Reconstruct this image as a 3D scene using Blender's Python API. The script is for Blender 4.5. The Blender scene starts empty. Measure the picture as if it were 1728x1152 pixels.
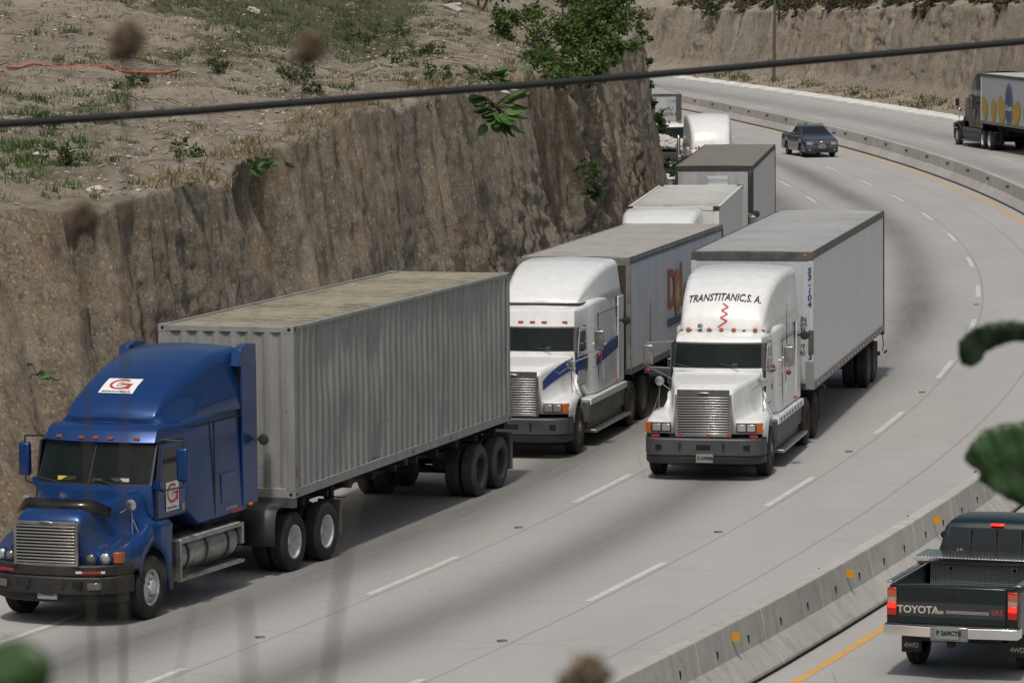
import bpy, bmesh, math, random
from mathutils import Vector, Matrix, noise, bvhtree
R = math.radians
scene = bpy.context.scene
COL = scene.collection

# ------------------------------------------------------------------ camera
CAM_H = 10.3638
cam_data = bpy.data.cameras.new("camera")
cam = bpy.data.objects.new("camera", cam_data)
COL.objects.link(cam)
pitch, roll = 0.0918, -0.0083
fw = Vector((0, math.cos(pitch), -math.sin(pitch)))
rt = Vector((1, 0, 0)); up = rt.cross(fw)
r2 = rt * math.cos(roll) + up * math.sin(roll)
u2 = -rt * math.sin(roll) + up * math.cos(roll)
M4 = Matrix((r2, u2, -fw)).transposed().to_4x4()
M4.translation = (0, 0, CAM_H)
cam.matrix_world = M4
cam_data.sensor_width = 36
cam_data.lens = 7138.07 / 1728 * 36
cam_data.clip_start = 0.3
cam_data.clip_end = 5000
cam_data.dof.use_dof = True
cam_data.dof.focus_distance = 82
cam_data.dof.aperture_fstop = 13.0
scene.camera = cam

# ------------------------------------------------------------------ light
SUN = Vector((-0.40, -2.15, 4.05)).normalized()
sun_el = math.asin(SUN.z); sun_az = math.atan2(SUN.x, SUN.y)
world = bpy.data.worlds.new("World"); scene.world = world
world.use_nodes = True
wn = world.node_tree.nodes; wl = world.node_tree.links
bg = wn["Background"]
sky = wn.new("ShaderNodeTexSky"); sky.sky_type = 'NISHITA'
sky.sun_disc = False; sky.sun_elevation = sun_el; sky.sun_rotation = sun_az
sky.air_density = 1.6; sky.dust_density = 6.0; sky.ozone_density = 1.0
wl.new(sky.outputs[0], bg.inputs[0]); bg.inputs[1].default_value = 0.11
ld = bpy.data.lights.new("sun", 'SUN'); ld.energy = 3.1; ld.angle = R(3); ld.color = (1, 0.955, 0.89)
sun = bpy.data.objects.new("sun", ld); COL.objects.link(sun)
sun.rotation_euler = SUN.to_track_quat('Z', 'Y').to_euler()
scene.view_settings.view_transform = 'Standard'
scene.view_settings.look = 'None'
scene.view_settings.gamma = 1
scene.view_settings.exposure = -0.48

# ------------------------------------------------------------------ materials
MATS = {}
def newmat(name):
    m = bpy.data.materials.new(name); m.use_nodes = True
    return m, m.node_tree.nodes, m.node_tree.links, m.node_tree.nodes["Principled BSDF"]
def c4(c): return (c[0], c[1], c[2], 1)
def nmix(n, l, fac, a, b, blend='MIX'):
    x = n.new("ShaderNodeMix"); x.data_type = 'RGBA'; x.blend_type = blend
    for s, v in ((0, fac), (6, a), (7, b)):
        if isinstance(v, bpy.types.NodeSocket): l.new(v, x.inputs[s])
        elif s == 0: x.inputs[s].default_value = v
        else: x.inputs[s].default_value = c4(v)
    return x.outputs[2]
def nnoise(n, l, vec, scale, detail=4, rough=0.55):
    x = n.new("ShaderNodeTexNoise"); x.inputs["Scale"].default_value = scale
    x.inputs["Detail"].default_value = detail; x.inputs["Roughness"].default_value = rough
    l.new(vec, x.inputs["Vector"]); return x.outputs["Fac"]
def nramp(n, l, fac, a, b, va=0.0, vb=1.0):
    x = n.new("ShaderNodeMapRange"); x.inputs[1].default_value = a; x.inputs[2].default_value = b
    x.inputs[3].default_value = va; x.inputs[4].default_value = vb
    l.new(fac, x.inputs[0]); return x.outputs[0]
def nmap(n, l, vec, scale=(1, 1, 1), loc=(0, 0, 0)):
    x = n.new("ShaderNodeMapping"); x.inputs["Scale"].default_value = scale; x.inputs["Location"].default_value = loc
    l.new(vec, x.inputs[0]); return x.outputs[0]
def nmath(n, l, op, a, b=0.0, c=None):
    x = n.new("ShaderNodeMath"); x.operation = op
    for s, v in enumerate((a, b) if c is None else (a, b, c)):
        if isinstance(v, bpy.types.NodeSocket): l.new(v, x.inputs[s])
        else: x.inputs[s].default_value = v
    return x.outputs[0]
def nbump(n, l, bs, h, strength, dist=0.05):
    x = n.new("ShaderNodeBump"); x.inputs["Strength"].default_value = strength; x.inputs["Distance"].default_value = dist
    l.new(h, x.inputs["Height"]); l.new(x.outputs[0], bs.inputs["Normal"])

def mat(name, col, rough=0.5, metal=0.0, dirt=None, dirt_amt=0.0, dscale=1.5, dstretch=(1, 1, 1), bump=0.0, bscale=8,
        coat=0.0, emit=None, estr=0.0, spec=None, fine=0.0):
    if name in MATS: return MATS[name]
    m, n, l, bs = newmat(name)
    bs.inputs["Roughness"].default_value = rough; bs.inputs["Metallic"].default_value = metal
    bs.inputs["Coat Weight"].default_value = coat; bs.inputs["Coat Roughness"].default_value = 0.08
    if spec is not None: bs.inputs["Specular IOR Level"].default_value = spec
    tc = n.new("ShaderNodeTexCoord").outputs["Object"]
    base = c4(col)
    out = None
    if dirt_amt > 0:
        f = nnoise(n, l, nmap(n, l, tc, dstretch), dscale, 6, 0.65)
        f = nramp(n, l, f, 0.42, 0.72, 0.0, dirt_amt)
        out = nmix(n, l, f, col, dirt or (0.15, 0.12, 0.09))
    if fine > 0:
        f = nnoise(n, l, tc, 40, 3)
        f = nramp(n, l, f, 0.3, 0.7, 1 - fine, 1 + fine)
        hs = n.new("ShaderNodeHueSaturation"); l.new(f, hs.inputs["Value"])
        if out is not None: l.new(out, hs.inputs["Color"])
        else: hs.inputs["Color"].default_value = base
        out = hs.outputs[0]
    if out is not None: l.new(out, bs.inputs["Base Color"])
    else: bs.inputs["Base Color"].default_value = base
    if bump > 0: nbump(n, l, bs, nnoise(n, l, tc, bscale, 4), bump, 0.02)
    if emit: bs.inputs["Emission Color"].default_value = c4(emit); bs.inputs["Emission Strength"].default_value = estr
    MATS[name] = m; return m

def glassmat(name, tint, mixv):
    m, n, l, bs = newmat(name)
    out = [x for x in n if x.type == 'OUTPUT_MATERIAL'][0]
    bs.inputs["Base Color"].default_value = c4(tint); bs.inputs["Roughness"].default_value = 0.03; bs.inputs["Specular IOR Level"].default_value = 0.22
    tr = n.new("ShaderNodeBsdfTransparent"); tr.inputs[0].default_value = (0.50, 0.62, 0.60, 1)
    mx = n.new("ShaderNodeMixShader"); mx.inputs[0].default_value = mixv
    l.new(tr.outputs[0], mx.inputs[1]); l.new(bs.outputs[0], mx.inputs[2]); l.new(mx.outputs[0], out.inputs[0])
    MATS[name] = m; return m

white = mat("white paint", (0.72, 0.74, 0.74), 0.35, dirt=(0.45, 0.43, 0.38), dirt_amt=0.28, dscale=5, dstretch=(1, 1, .35), coat=0.4)
bluep = mat("blue paint", (0.004, 0.043, 0.175), 0.30, metal=0.4, coat=0.35, dirt=(0.02, 0.05, 0.12), dirt_amt=0.25, dscale=1.6)
maroon = mat("maroon paint", (0.016, 0.007, 0.009), 0.3, coat=0.6)
bluestripe = mat("blue stripe", (0.012, 0.04, 0.2), 0.35, coat=0.3)
black = mat("black plastic", (0.012, 0.012, 0.013), 0.55, dirt=(0.06, 0.055, 0.05), dirt_amt=0.5)
blackgloss = mat("black gloss", (0.008, 0.007, 0.007), 0.2)
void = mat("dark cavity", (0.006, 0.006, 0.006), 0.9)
steel = mat("dull steel bumper", (0.09, 0.095, 0.105), 0.5, 0.35, dirt=(0.03, 0.03, 0.03), dirt_amt=0.6, dscale=2)
chrome = mat("chrome", (0.62, 0.62, 0.62), 0.28, 1.0)
chromed = mat("worn aluminium", (0.42, 0.42, 0.41), 0.38, 0.9, dirt=(0.12, 0.11, 0.1), dirt_amt=0.7, dscale=4)
rubber = mat("tyre rubber", (0.012, 0.012, 0.012), 0.85, dirt=(0.045, 0.042, 0.038), dirt_amt=0.6, dscale=3, bump=0.4, bscale=30)
rubberg = mat("grey tyre rubber", (0.03, 0.03, 0.029), 0.9, dirt=(0.07, 0.065, 0.06), dirt_amt=0.6, dscale=3, bump=0.4, bscale=30)
rimwhite = mat("white rim", (0.62, 0.63, 0.63), 0.45, dirt=(0.2, 0.17, 0.14), dirt_amt=0.6, dscale=5)
rimdirty = mat("dirty rim", (0.11, 0.1, 0.085), 0.7, dirt=(0.2, 0.18, 0.15), dirt_amt=0.8, dscale=4)
rimdark = mat("dark rim", (0.022, 0.022, 0.022), 0.75, dirt=(0.06, 0.055, 0.05), dirt_amt=0.7, dscale=4)
rimred = mat("red rim", (0.10, 0.025, 0.02), 0.7)
framem = mat("chassis black", (0.012, 0.012, 0.012), 0.8, dirt=(0.05, 0.045, 0.04), dirt_amt=0.6)
amber = mat("amber lens", (0.45, 0.10, 0.01), 0.25)
amberd = mat("amber marker", (0.35, 0.08, 0.02), 0.4)
redlens = mat("red lens", (0.45, 0.015, 0.01), 0.25)
redpaint = mat("red paint", (0.42, 0.02, 0.02), 0.5)
whitetape = mat("white tape", (0.6, 0.6, 0.6), 0.5)
lens = mat("headlight lens", (0.45, 0.47, 0.48), 0.08, 0.6)
lensd = mat("dim headlight lens", (0.16, 0.16, 0.13), 0.12, 0.3)
interior = mat("cab interior", (0.008, 0.009, 0.010), 0.9, dirt=(0.07, 0.085, 0.085), dirt_amt=0.9, dscale=2.6)
glass = glassmat("windscreen glass", (0.012, 0.018, 0.018), 0.5)
glassdark = mat("dark window glass", (0.008, 0.011, 0.012), 0.04, spec=0.6)
paperw = mat("paper white", (0.6, 0.62, 0.6), 0.7)
papery = mat("paper yellow", (0.6, 0.42, 0.08), 0.7)
ink = mat("black lettering", (0.015, 0.015, 0.017), 0.6)
inkblue = mat("blue lettering", (0.015, 0.05, 0.2), 0.6)
inkred = mat("red lettering", (0.5, 0.03, 0.02), 0.55)
faded = mat("faded red lettering", (0.50, 0.13, 0.08), 0.7)
fadedb = mat("faded blue band", (0.09, 0.13, 0.25), 0.7)
sunyel = mat("yellow sunburst", (0.68, 0.50, 0.10), 0.7)
grey_sh = mat("grey fabric", (0.08, 0.08, 0.08), 0.8)
skin = mat("skin", (0.28, 0.12, 0.07), 0.6)
hairm = mat("hair black", (0.01, 0.009, 0.008), 0.6)
shirt = mat("shirt", (0.18, 0.2, 0.26), 0.8)

def fluted(name, col, dirtc, amt, rough=0.55, metal=0.2, scale=1.2, rivets=0.0, pitchx=0.3, pitchz=0.12, stretch=(1.2, 1.2, 0.25)):
    """panel metal with runs of dirt down the sheet, fine grain and (optionally) rivet dots"""
    m, n, l, bs = newmat(name)
    tc = n.new("ShaderNodeTexCoord").outputs["Object"]
    f = nramp(n, l, nnoise(n, l, nmap(n, l, tc, stretch), scale * 2.2, 7, 0.7), 0.4, 0.75, 0, amt)
    c = nmix(n, l, f, col, dirtc)
    f2 = nramp(n, l, nnoise(n, l, nmap(n, l, tc, (1, 1, 1), (7, 3, 1)), 9, 5, 0.6), 0.62, 0.72, 0, 0.45)
    c = nmix(n, l, f2, c, tuple(0.45 * x for x in dirtc))
    h = nnoise(n, l, tc, 3.0, 5, 0.6)
    if rivets > 0:
        sx = n.new("ShaderNodeSeparateXYZ"); l.new(tc, sx.inputs[0])
        ax = nmath(n, l, 'ABSOLUTE', nmath(n, l, 'SUBTRACT', nmath(n, l, 'FRACT', nmath(n, l, 'DIVIDE', sx.outputs[0], pitchx)), 0.5))
        az = nmath(n, l, 'ABSOLUTE', nmath(n, l, 'SUBTRACT', nmath(n, l, 'FRACT', nmath(n, l, 'DIVIDE', sx.outputs[2], pitchz)), 0.5))
        ax = nmath(n, l, 'MULTIPLY', ax, pitchx); az = nmath(n, l, 'MULTIPLY', az, pitchz)
        d = nmath(n, l, 'SQRT', nmath(n, l, 'ADD', nmath(n, l, 'MULTIPLY', ax, ax), nmath(n, l, 'MULTIPLY', az, az)))
        dot = nramp(n, l, d, 0.008, 0.018, rivets, 0)
        c = nmix(n, l, dot, c, tuple(0.25 * x for x in col))
        seam = nramp(n, l, nmath(n, l, 'ABSOLUTE', nmath(n, l, 'SUBTRACT', nmath(n, l, 'FRACT', nmath(n, l, 'DIVIDE', sx.outputs[0], pitchx * 4)), 0.5)), 0.004, 0.01, 0.4, 0)
        c = nmix(n, l, seam, c, tuple(0.5 * x for x in col))
    l.new(c, bs.inputs["Base Color"]); bs.inputs["Roughness"].default_value = rough; bs.inputs["Metallic"].default_value = metal
    nbump(n, l, bs, h, 0.25, 0.03)
    MATS[name] = m; return m
contgrey = fluted("grey container paint", (0.285, 0.29, 0.285), (0.15, 0.147, 0.138), 0.65, metal=0.1)
controof = fluted("weathered container roof", (0.27, 0.25, 0.175), (0.12, 0.10, 0.075), 0.8, metal=0.0, scale=1.5, stretch=(1, 1, 1))
def roofbands(m, per, col=(.07, .055, .04)):
    n, l = m.node_tree.nodes, m.node_tree.links; bs = n["Principled BSDF"]; old = bs.inputs["Base Color"].links[0].from_socket
    tc = n.new("ShaderNodeTexCoord").outputs["Object"]; sx = n.new("ShaderNodeSeparateXYZ"); l.new(tc, sx.inputs[0])
    t = nmath(n, l, 'ABSOLUTE', nmath(n, l, 'SUBTRACT', nmath(n, l, 'FRACT', nmath(n, l, 'DIVIDE', sx.outputs[0], per)), 0.5))
    f = nmath(n, l, 'MULTIPLY', nramp(n, l, t, .06, .16, 1, 0), nramp(n, l, nnoise(n, l, nmap(n, l, tc, (.8, 1.6, 1)), 1.6, 6, .75), .42, .60, .1, .95))
    l.new(nmix(n, l, f, old, col), bs.inputs["Base Color"])
roofbands(controof, .418)  # rust and grime in the cross grooves
trwhite = fluted("riveted white trailer side", (0.80, 0.80, 0.79), (0.55, 0.55, 0.52), 0.6, metal=0.0, rivets=0.6, pitchx=0.19, pitchz=0.085, stretch=(3.5, 1, .12))
trfront = fluted("trailer front sheet", (0.50, 0.53, 0.57), (0.30, 0.30, 0.29), 0.6, metal=0.1)
trroof = fluted("aluminium trailer roof", (0.42, 0.42, 0.41), (0.22, 0.22, 0.21), 0.8, rough=0.55, metal=0.15, stretch=(2.2, 0.12, 1))
dolewhite = fluted("dull white reefer side", (0.72, 0.75, 0.79), (0.42, 0.41, 0.40), 0.5, metal=0.05)
roofbands(trroof, .61, (.17, .17, .165))  # dirt strips across the roof
darkroof = fluted("brown dusty trailer roof", (0.20, 0.182, 0.15), (0.125, 0.115, 0.098), 0.8, metal=0.0, stretch=(0.6, 0.6, 1))
railgrey = mat("top rail grey", (0.14, 0.145, 0.14), 0.5, 0.5, dirt=(0.05, 0.045, 0.035), dirt_amt=0.7, dscale=3)
raildark = mat("dark corner frame", (0.045, 0.046, 0.044), 0.6, 0.3, dirt=(0.12, 0.08, 0.05), dirt_amt=0.6, dscale=3)

# ------------------------------------------------------------------ mesh builder
class MB:
    def __init__(s): s.v = []; s.f = []; s.m = []; s.mats = []; s.uv = None
    def mi(s, m):
        if m not in s.mats: s.mats.append(m)
        return s.mats.index(m)
    def add(s, vs, fs, m):
        o = len(s.v); k = s.mi(m); s.v.extend([tuple(v) for v in vs])
        for f in fs: s.f.append(tuple(o + i for i in f)); s.m.append(k)
    def box(s, x0, x1, y0, y1, z0, z1, m):
        v = [(x, y, z) for x in (x0, x1) for y in (y0, y1) for z in (z0, z1)]
        s.add(v, [(0, 1, 3, 2), (4, 6, 7, 5), (0, 4, 5, 1), (2, 3, 7, 6), (0, 2, 6, 4), (1, 5, 7, 3)], m)
    def obox(s, c, ax, ay, az, m):
        c = Vector(c); ax = Vector(ax); ay = Vector(ay); az = Vector(az)
        v = [c + a * ax + b * ay + d * az for a in (-1, 1) for b in (-1, 1) for d in (-1, 1)]
        s.add(v, [(0, 1, 3, 2), (4, 6, 7, 5), (0, 4, 5, 1), (2, 3, 7, 6), (0, 2, 6, 4), (1, 5, 7, 3)], m)
    def prism(s, poly, axis, a0, a1, m):
        n = len(poly)
        def P(p, a): return (p[0], a, p[1]) if axis == 'y' else ((a, p[0], p[1]) if axis == 'x' else (p[0], p[1], a))
        v = [P(p, a0) for p in poly] + [P(p, a1) for p in poly]
        s.add(v, [tuple(range(n)), tuple(range(2 * n - 1, n - 1, -1))] + [(i, (i + 1) % n, n + (i + 1) % n, n + i) for i in range(n)], m)
    def cyl(s, a, b, r, m, n=12, rb=None, cap=True):
        a = Vector(a); b = Vector(b); rb = r if rb is None else rb
        d = (b - a).normalized(); t = d.orthogonal().normalized(); u = d.cross(t)
        v = []
        for p, rr in ((a, r), (b, rb)):
            for i in range(n):
                th = 2 * math.pi * i / n; v.append(p + (t * math.cos(th) + u * math.sin(th)) * rr)
        f = [(i, (i + 1) % n, n + (i + 1) % n, n + i) for i in range(n)]
        if cap: f += [tuple(range(n - 1, -1, -1)), tuple(range(n, 2 * n))]
        s.add(v, f, m)
    def tube(s, pts, r, m, n=6):
        pts = [Vector(p) for p in pts]; rs = r if isinstance(r, (list, tuple)) else [r] * len(pts)
        v = []; ref = None
        for i, p in enumerate(pts):
            d = (pts[min(i + 1, len(pts) - 1)] - pts[max(i - 1, 0)]).normalized()
            if ref is None: ref = d.orthogonal().normalized()
            ref = (ref - d * ref.dot(d)).normalized(); u = d.cross(ref)
            for k in range(n):
                th = 2 * math.pi * k / n; v.append(p + (ref * math.cos(th) + u * math.sin(th)) * rs[i])
        f = [(j * n + i, j * n + (i + 1) % n, (j + 1) * n + (i + 1) % n, (j + 1) * n + i) for j in range(len(pts) - 1) for i in range(n)]
        f += [tuple(range(n - 1, -1, -1)), tuple(range((len(pts) - 1) * n, len(pts) * n))]
        s.add(v, f, m)
    def lathe(s, prof, c, m, n=28, axis='y'):
        """prof: list of (radius, offset along axis)"""
        v = []
        for r, o in prof:
            for i in range(n):
                th = 2 * math.pi * i / n
                if axis == 'y': v.append((c[0] + r * math.cos(th), c[1] + o, c[2] + r * math.sin(th)))
                elif axis == 'x': v.append((c[0] + o, c[1] + r * math.cos(th), c[2] + r * math.sin(th)))
                else: v.append((c[0] + r * math.cos(th), c[1] + r * math.sin(th), c[2] + o))
        f = [(j * n + i, j * n + (i + 1) % n, (j + 1) * n + (i + 1) % n, (j + 1) * n + i) for j in range(len(prof) - 1) for i in range(n)]
        s.add(v, f, m)
    def ball(s, c, rx, ry, rz, m, n=10):
        v = []; f = []
        for j in range(n + 1):
            ph = math.pi * j / n
            for i in range(2 * n):
                th = math.pi * i / n
                v.append((c[0] + rx * math.sin(ph) * math.cos(th), c[1] + ry * math.sin(ph) * math.sin(th), c[2] + rz * math.cos(ph)))
        for j in range(n):
            for i in range(2 * n): f.append((j * 2 * n + i, (j + 1) * 2 * n + i, (j + 1) * 2 * n + (i + 1) % (2 * n), j * 2 * n + (i + 1) % (2 * n)))
        s.add(v, f, m)
    def loft(s, st, m, closed=True, cap0=False, cap1=False, xf=None, capz=None, ny=8):
        """st: stations (x, half profile [(y,z)...]) mirrored in y; xf(x,y,z)->x offset"""
        k = len(st[0][1]); g = xf or (lambda x, y, z: x)
        v = []; f = []
        for x, pr in st:
            for (y, z) in pr: v.append((g(x, y, z), y, z))
            for (y, z) in pr: v.append((g(x, -y, z), -y, z))
        for j in range(len(st) - 1):
            a = j * 2 * k; b = a + 2 * k
            for i in range(k - 1):
                f.append((a + i, a + i + 1, b + i + 1, b + i)); f.append((a + k + i, b + k + i, b + k + i + 1, a + k + i + 1))
        s.add(v, f, m)
        for flag, (x, pr) in ((cap0, st[0]), (cap1, st[-1])):
            if not flag: continue
            v = []; f = []
            pr2 = pr
            if capz is not None: pr2 = pr + [(y, capz) for (y, z) in reversed(pr)]
            for (y, z) in (pr if capz is None else pr):
                for q in range(ny + 1):
                    yy = -y + 2 * y * q / ny; v.append((g(x, yy, z), yy, z))
            if capz is None:
                for i in range(k - 1):
                    for q in range(ny): f.append((i * (ny + 1) + q, i * (ny + 1) + q + 1, (i + 1) * (ny + 1) + q + 1, (i + 1) * (ny + 1) + q))
            else:
                v = []
                for sg in (1, -1):
                    o = len(v)
                    for (y, z) in pr: v.append((g(x, sg * y, z), sg * y, z)); v.append((g(x, sg * y, capz), sg * y, capz))
                    for i in range(k - 1): f.append((o + 2 * i, o + 2 * i + 1, o + 2 * i + 3, o + 2 * i + 2))
            s.add(v, f, m)
    def build(s, name, parent=None, bev=0.0, sharp=38, loc=None, rotz=None, smooth=True, solid=0.0, subd=0, merge=True):
        me = bpy.data.meshes.new(name); me.from_pydata(s.v, [], s.f)
        for m in s.mats: me.materials.append(m)
        me.polygons.foreach_set("material_index", s.m)
        if merge:
            b = bmesh.new(); b.from_mesh(me)
            bmesh.ops.remove_doubles(b, verts=b.verts, dist=0.0004)
            bmesh.ops.recalc_face_normals(b, faces=b.faces)
            b.to_mesh(me); b.free()
        if smooth:
            me.shade_smooth(); me.set_sharp_from_angle(angle=R(sharp))
        me.update()
        o = bpy.data.objects.new(name, me); COL.objects.link(o)
        if parent: o.parent = parent
        if loc is not None: o.location = loc
        if rotz is not None: o.rotation_euler = (0, 0, rotz)
        if solid:
            d = o.modifiers.new("s", 'SOLIDIFY'); d.thickness = solid; d.offset = -1
        if bev:
            d = o.modifiers.new("b", 'BEVEL'); d.width = bev; d.segments = 2; d.limit_method = 'ANGLE'; d.angle_limit = R(40); d.harden_normals = False
        if subd:
            d = o.modifiers.new("d", 'SUBSURF'); d.levels = subd; d.render_levels = subd
        return o

def rr(hwb, hwt, zb, zt, r=0.12, rb=0.04, crown=0.02, n=5, bulge=0.0):
    p = [(0, zb), (hwb * 0.5, zb), (hwb - rb, zb), (hwb, zb + rb)]
    for t in (0.33, 0.66):
        p.append((hwb + (hwt - hwb) * t + bulge, zb + rb + (zt - r - zb - rb) * t))
    for i in range(n + 1):
        a = math.pi / 2 * i / n
        p.append((hwt - r + r * math.cos(a), zt - r + r * math.sin(a)))
    p += [((hwt - r) * 0.6, zt + crown * 0.6), ((hwt - r) * 0.3, zt + crown * 0.9), (0, zt + crown)]
    return p
def rrz(hwb, hwt, zb, zt, r, zs, crown=0.02, n=5):
    p = [(0, zb), (hwb * 0.5, zb), (hwb - .05, zb), (hwb, zb + .05)]
    for z in zs:
        z = min(max(z, zb + .06), zt - r - .005); t = (z - zb) / (zt - r - zb); p.append((hwb + (hwt - hwb) * max(0, t), z))
    for i in range(n + 1):
        a = math.pi / 2 * i / n; p.append((hwt - r + r * math.cos(a), zt - r + r * math.sin(a)))
    p += [((hwt - r) * 0.6, zt + crown * 0.6), ((hwt - r) * 0.3, zt + crown * 0.9), (0, zt + crown)]
    return p
def lerp(keys, x):
    """piecewise linear with smoothing; keys [(x, v...)]"""
    if x <= keys[0][0]: return list(keys[0][1:])
    for a, b in zip(keys, keys[1:]):
        if x <= b[0]:
            t = (x - a[0]) / (b[0] - a[0])
            return [p + (q - p) * t for p, q in zip(a[1:], b[1:])]
    return list(keys[-1][1:])

def tag(o, label=None, cat=None, group=None, kind=None):
    if label: o["label"] = label
    if cat: o["category"] = cat
    if group: o["group"] = group
    if kind: o["kind"] = kind
    return o
def empty(name, loc, rz=0, label=None, cat=None, group=None):
    o = bpy.data.objects.new(name, None); COL.objects.link(o)
    o.empty_display_size = 0.3
    o.location = loc; o.rotation_euler = (0, 0, rz)
    return tag(o, label, cat, group)

def text_mesh(s, size, ext=0.0, bold=0.0, shear=0.0, align='CENTER', spacing=1.0):
    cu = bpy.data.curves.new("t", 'FONT'); cu.body = s; cu.size = size; cu.extrude = ext; cu.offset = bold; cu.shear = shear
    cu.align_x = align; cu.align_y = 'CENTER'; cu.resolution_u = 3; cu.space_character = spacing
    o = bpy.data.objects.new("t", cu); COL.objects.link(o)
    dg = bpy.context.evaluated_depsgraph_get(); dg.update()
    me = bpy.data.meshes.new_from_object(o.evaluated_get(dg))
    vs = [v.co.copy() for v in me.vertices]; fs = [tuple(p.vertices) for p in me.polygons]
    bpy.data.objects.remove(o); bpy.data.curves.remove(cu); bpy.data.meshes.remove(me)
    return vs, fs
def put_text(mb, s, size, origin, right, upv, m, off=0.004, **kw):
    """flat raised lettering; adds to mb. origin centre; right/upv axes"""
    vs, fs = text_mesh(s, size, ext=0.0, **kw)
    right = Vector(right).normalized(); upv = Vector(upv).normalized(); nrm = right.cross(upv)
    o = Vector(origin)
    mb.add([o + right * v.x + upv * v.y + nrm * off for v in vs], fs, m)
def wrap_text(mb, s, size, surf, uv2pt, m, arc=0.0, **kw):
    """lettering laid on a surface given by uv2pt(u,v)->point (dense triangles)"""
    vs, fs = text_mesh(s, size, ext=0.0, **kw)
    b = bmesh.new()
    bv = [b.verts.new(v) for v in vs]; b.verts.index_update()
    for f in fs:
        try: b.faces.new([bv[i] for i in f])
        except ValueError: pass
    bmesh.ops.triangulate(b, faces=b.faces)
    for _ in range(2):
        bmesh.ops.subdivide_edges(b, edges=[e for e in b.edges if e.calc_length() > size * 0.25], cuts=1)
    b.verts.index_update()
    pts = []
    for v in b.verts:
        pts.append(uv2pt(v.co.x, v.co.y + arc * v.co.x * v.co.x))
    mb.add(pts, [tuple(w.index for w in f.verts) for f in b.faces], m); b.free()

# ------------------------------------------------------------------ road line
CX = [20.3012, -2.2282, -9.5589, 3.1754, -0.3733, -0.0929]
def bx(y):
    def f(t): return sum(c * t ** i for i, c in enumerate(CX))
    def g(t): return sum(i * c * t ** (i - 1) for i, c in enumerate(CX) if i)
    if y < 45: t = (45 - 180) / 100; return f(t) + g(t) * (y - 45) / 100, g(t) / 100
    if y > 345:
        t = (345 - 180) / 100; d = (y - 345) / 100
        return f(t) + g(t) * d - 2.0 * d * d, (g(t) - 4.0 * d) / 100
    t = (y - 180) / 100; return f(t), g(t) / 100
LINE = []   # (s, x, y, heading slope)
_s = 0; _p = None
_y = -60.0
while _y < 520:
    x, g = bx(_y)
    if _p: _s += math.hypot(x - _p[0], _y - _p[1])
    LINE.append((_s, x, _y, g)); _p = (x, _y); _y += 0.5
def at_s(s, off=0.0):
    lo = 0; hi = len(LINE) - 1
    while hi - lo > 1:
        mid = (lo + hi) // 2
        if LINE[mid][0] <= s: lo = mid
        else: hi = mid
    a, b = LINE[lo], LINE[hi]; t = (s - a[0]) / (b[0] - a[0])
    x = a[1] + (b[1] - a[1]) * t; y = a[2] + (b[2] - a[2]) * t; g = a[3] + (b[3] - a[3]) * t
    h = math.hypot(1, g); return Vector((x + off / h, y - off * g / h, 0)), math.atan2(1, g)
def s_of_y(y, off=0.0):
    best = None
    for k in range(0, len(LINE)):
        p, _ = None, None
        g = LINE[k][3]; h = math.hypot(1, g); yy = LINE[k][2] - off * g / h
        if yy >= y: return LINE[k][0] - (yy - y)
    return LINE[-1][0]
SMAX = LINE[-1][0] - 1

# ------------------------------------------------------------------ road and ground
def ribbon(name, offs, s0, s1, z, m, step=1.0, kind='structure', zf=None, uv=True):
    me = bpy.data.meshes.new(name); v = []; f = []; uvs = []
    n = max(2, int((s1 - s0) / step) + 1); k = len(offs)
    for i in range(n):
        s = s0 + (s1 - s0) * i / (n - 1)
        for o in offs:
            p, _ = at_s(s, o); v.append((p.x, p.y, z if zf is None else zf(s, o))); uvs.append((o, s))
    for i in range(n - 1):
        for j in range(k - 1): f.append((i * k + j, i * k + j + 1, (i + 1) * k + j + 1, (i + 1) * k + j))
    me.from_pydata(v, [], f); me.materials.append(m)
    l = me.uv_layers.new(name="UVMap")
    for lp in me.loops: l.data[lp.index].uv = uvs[lp.vertex_index]
    o = bpy.data.objects.new(name, me); COL.objects.link(o); tag(o, kind=kind); return o

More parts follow.
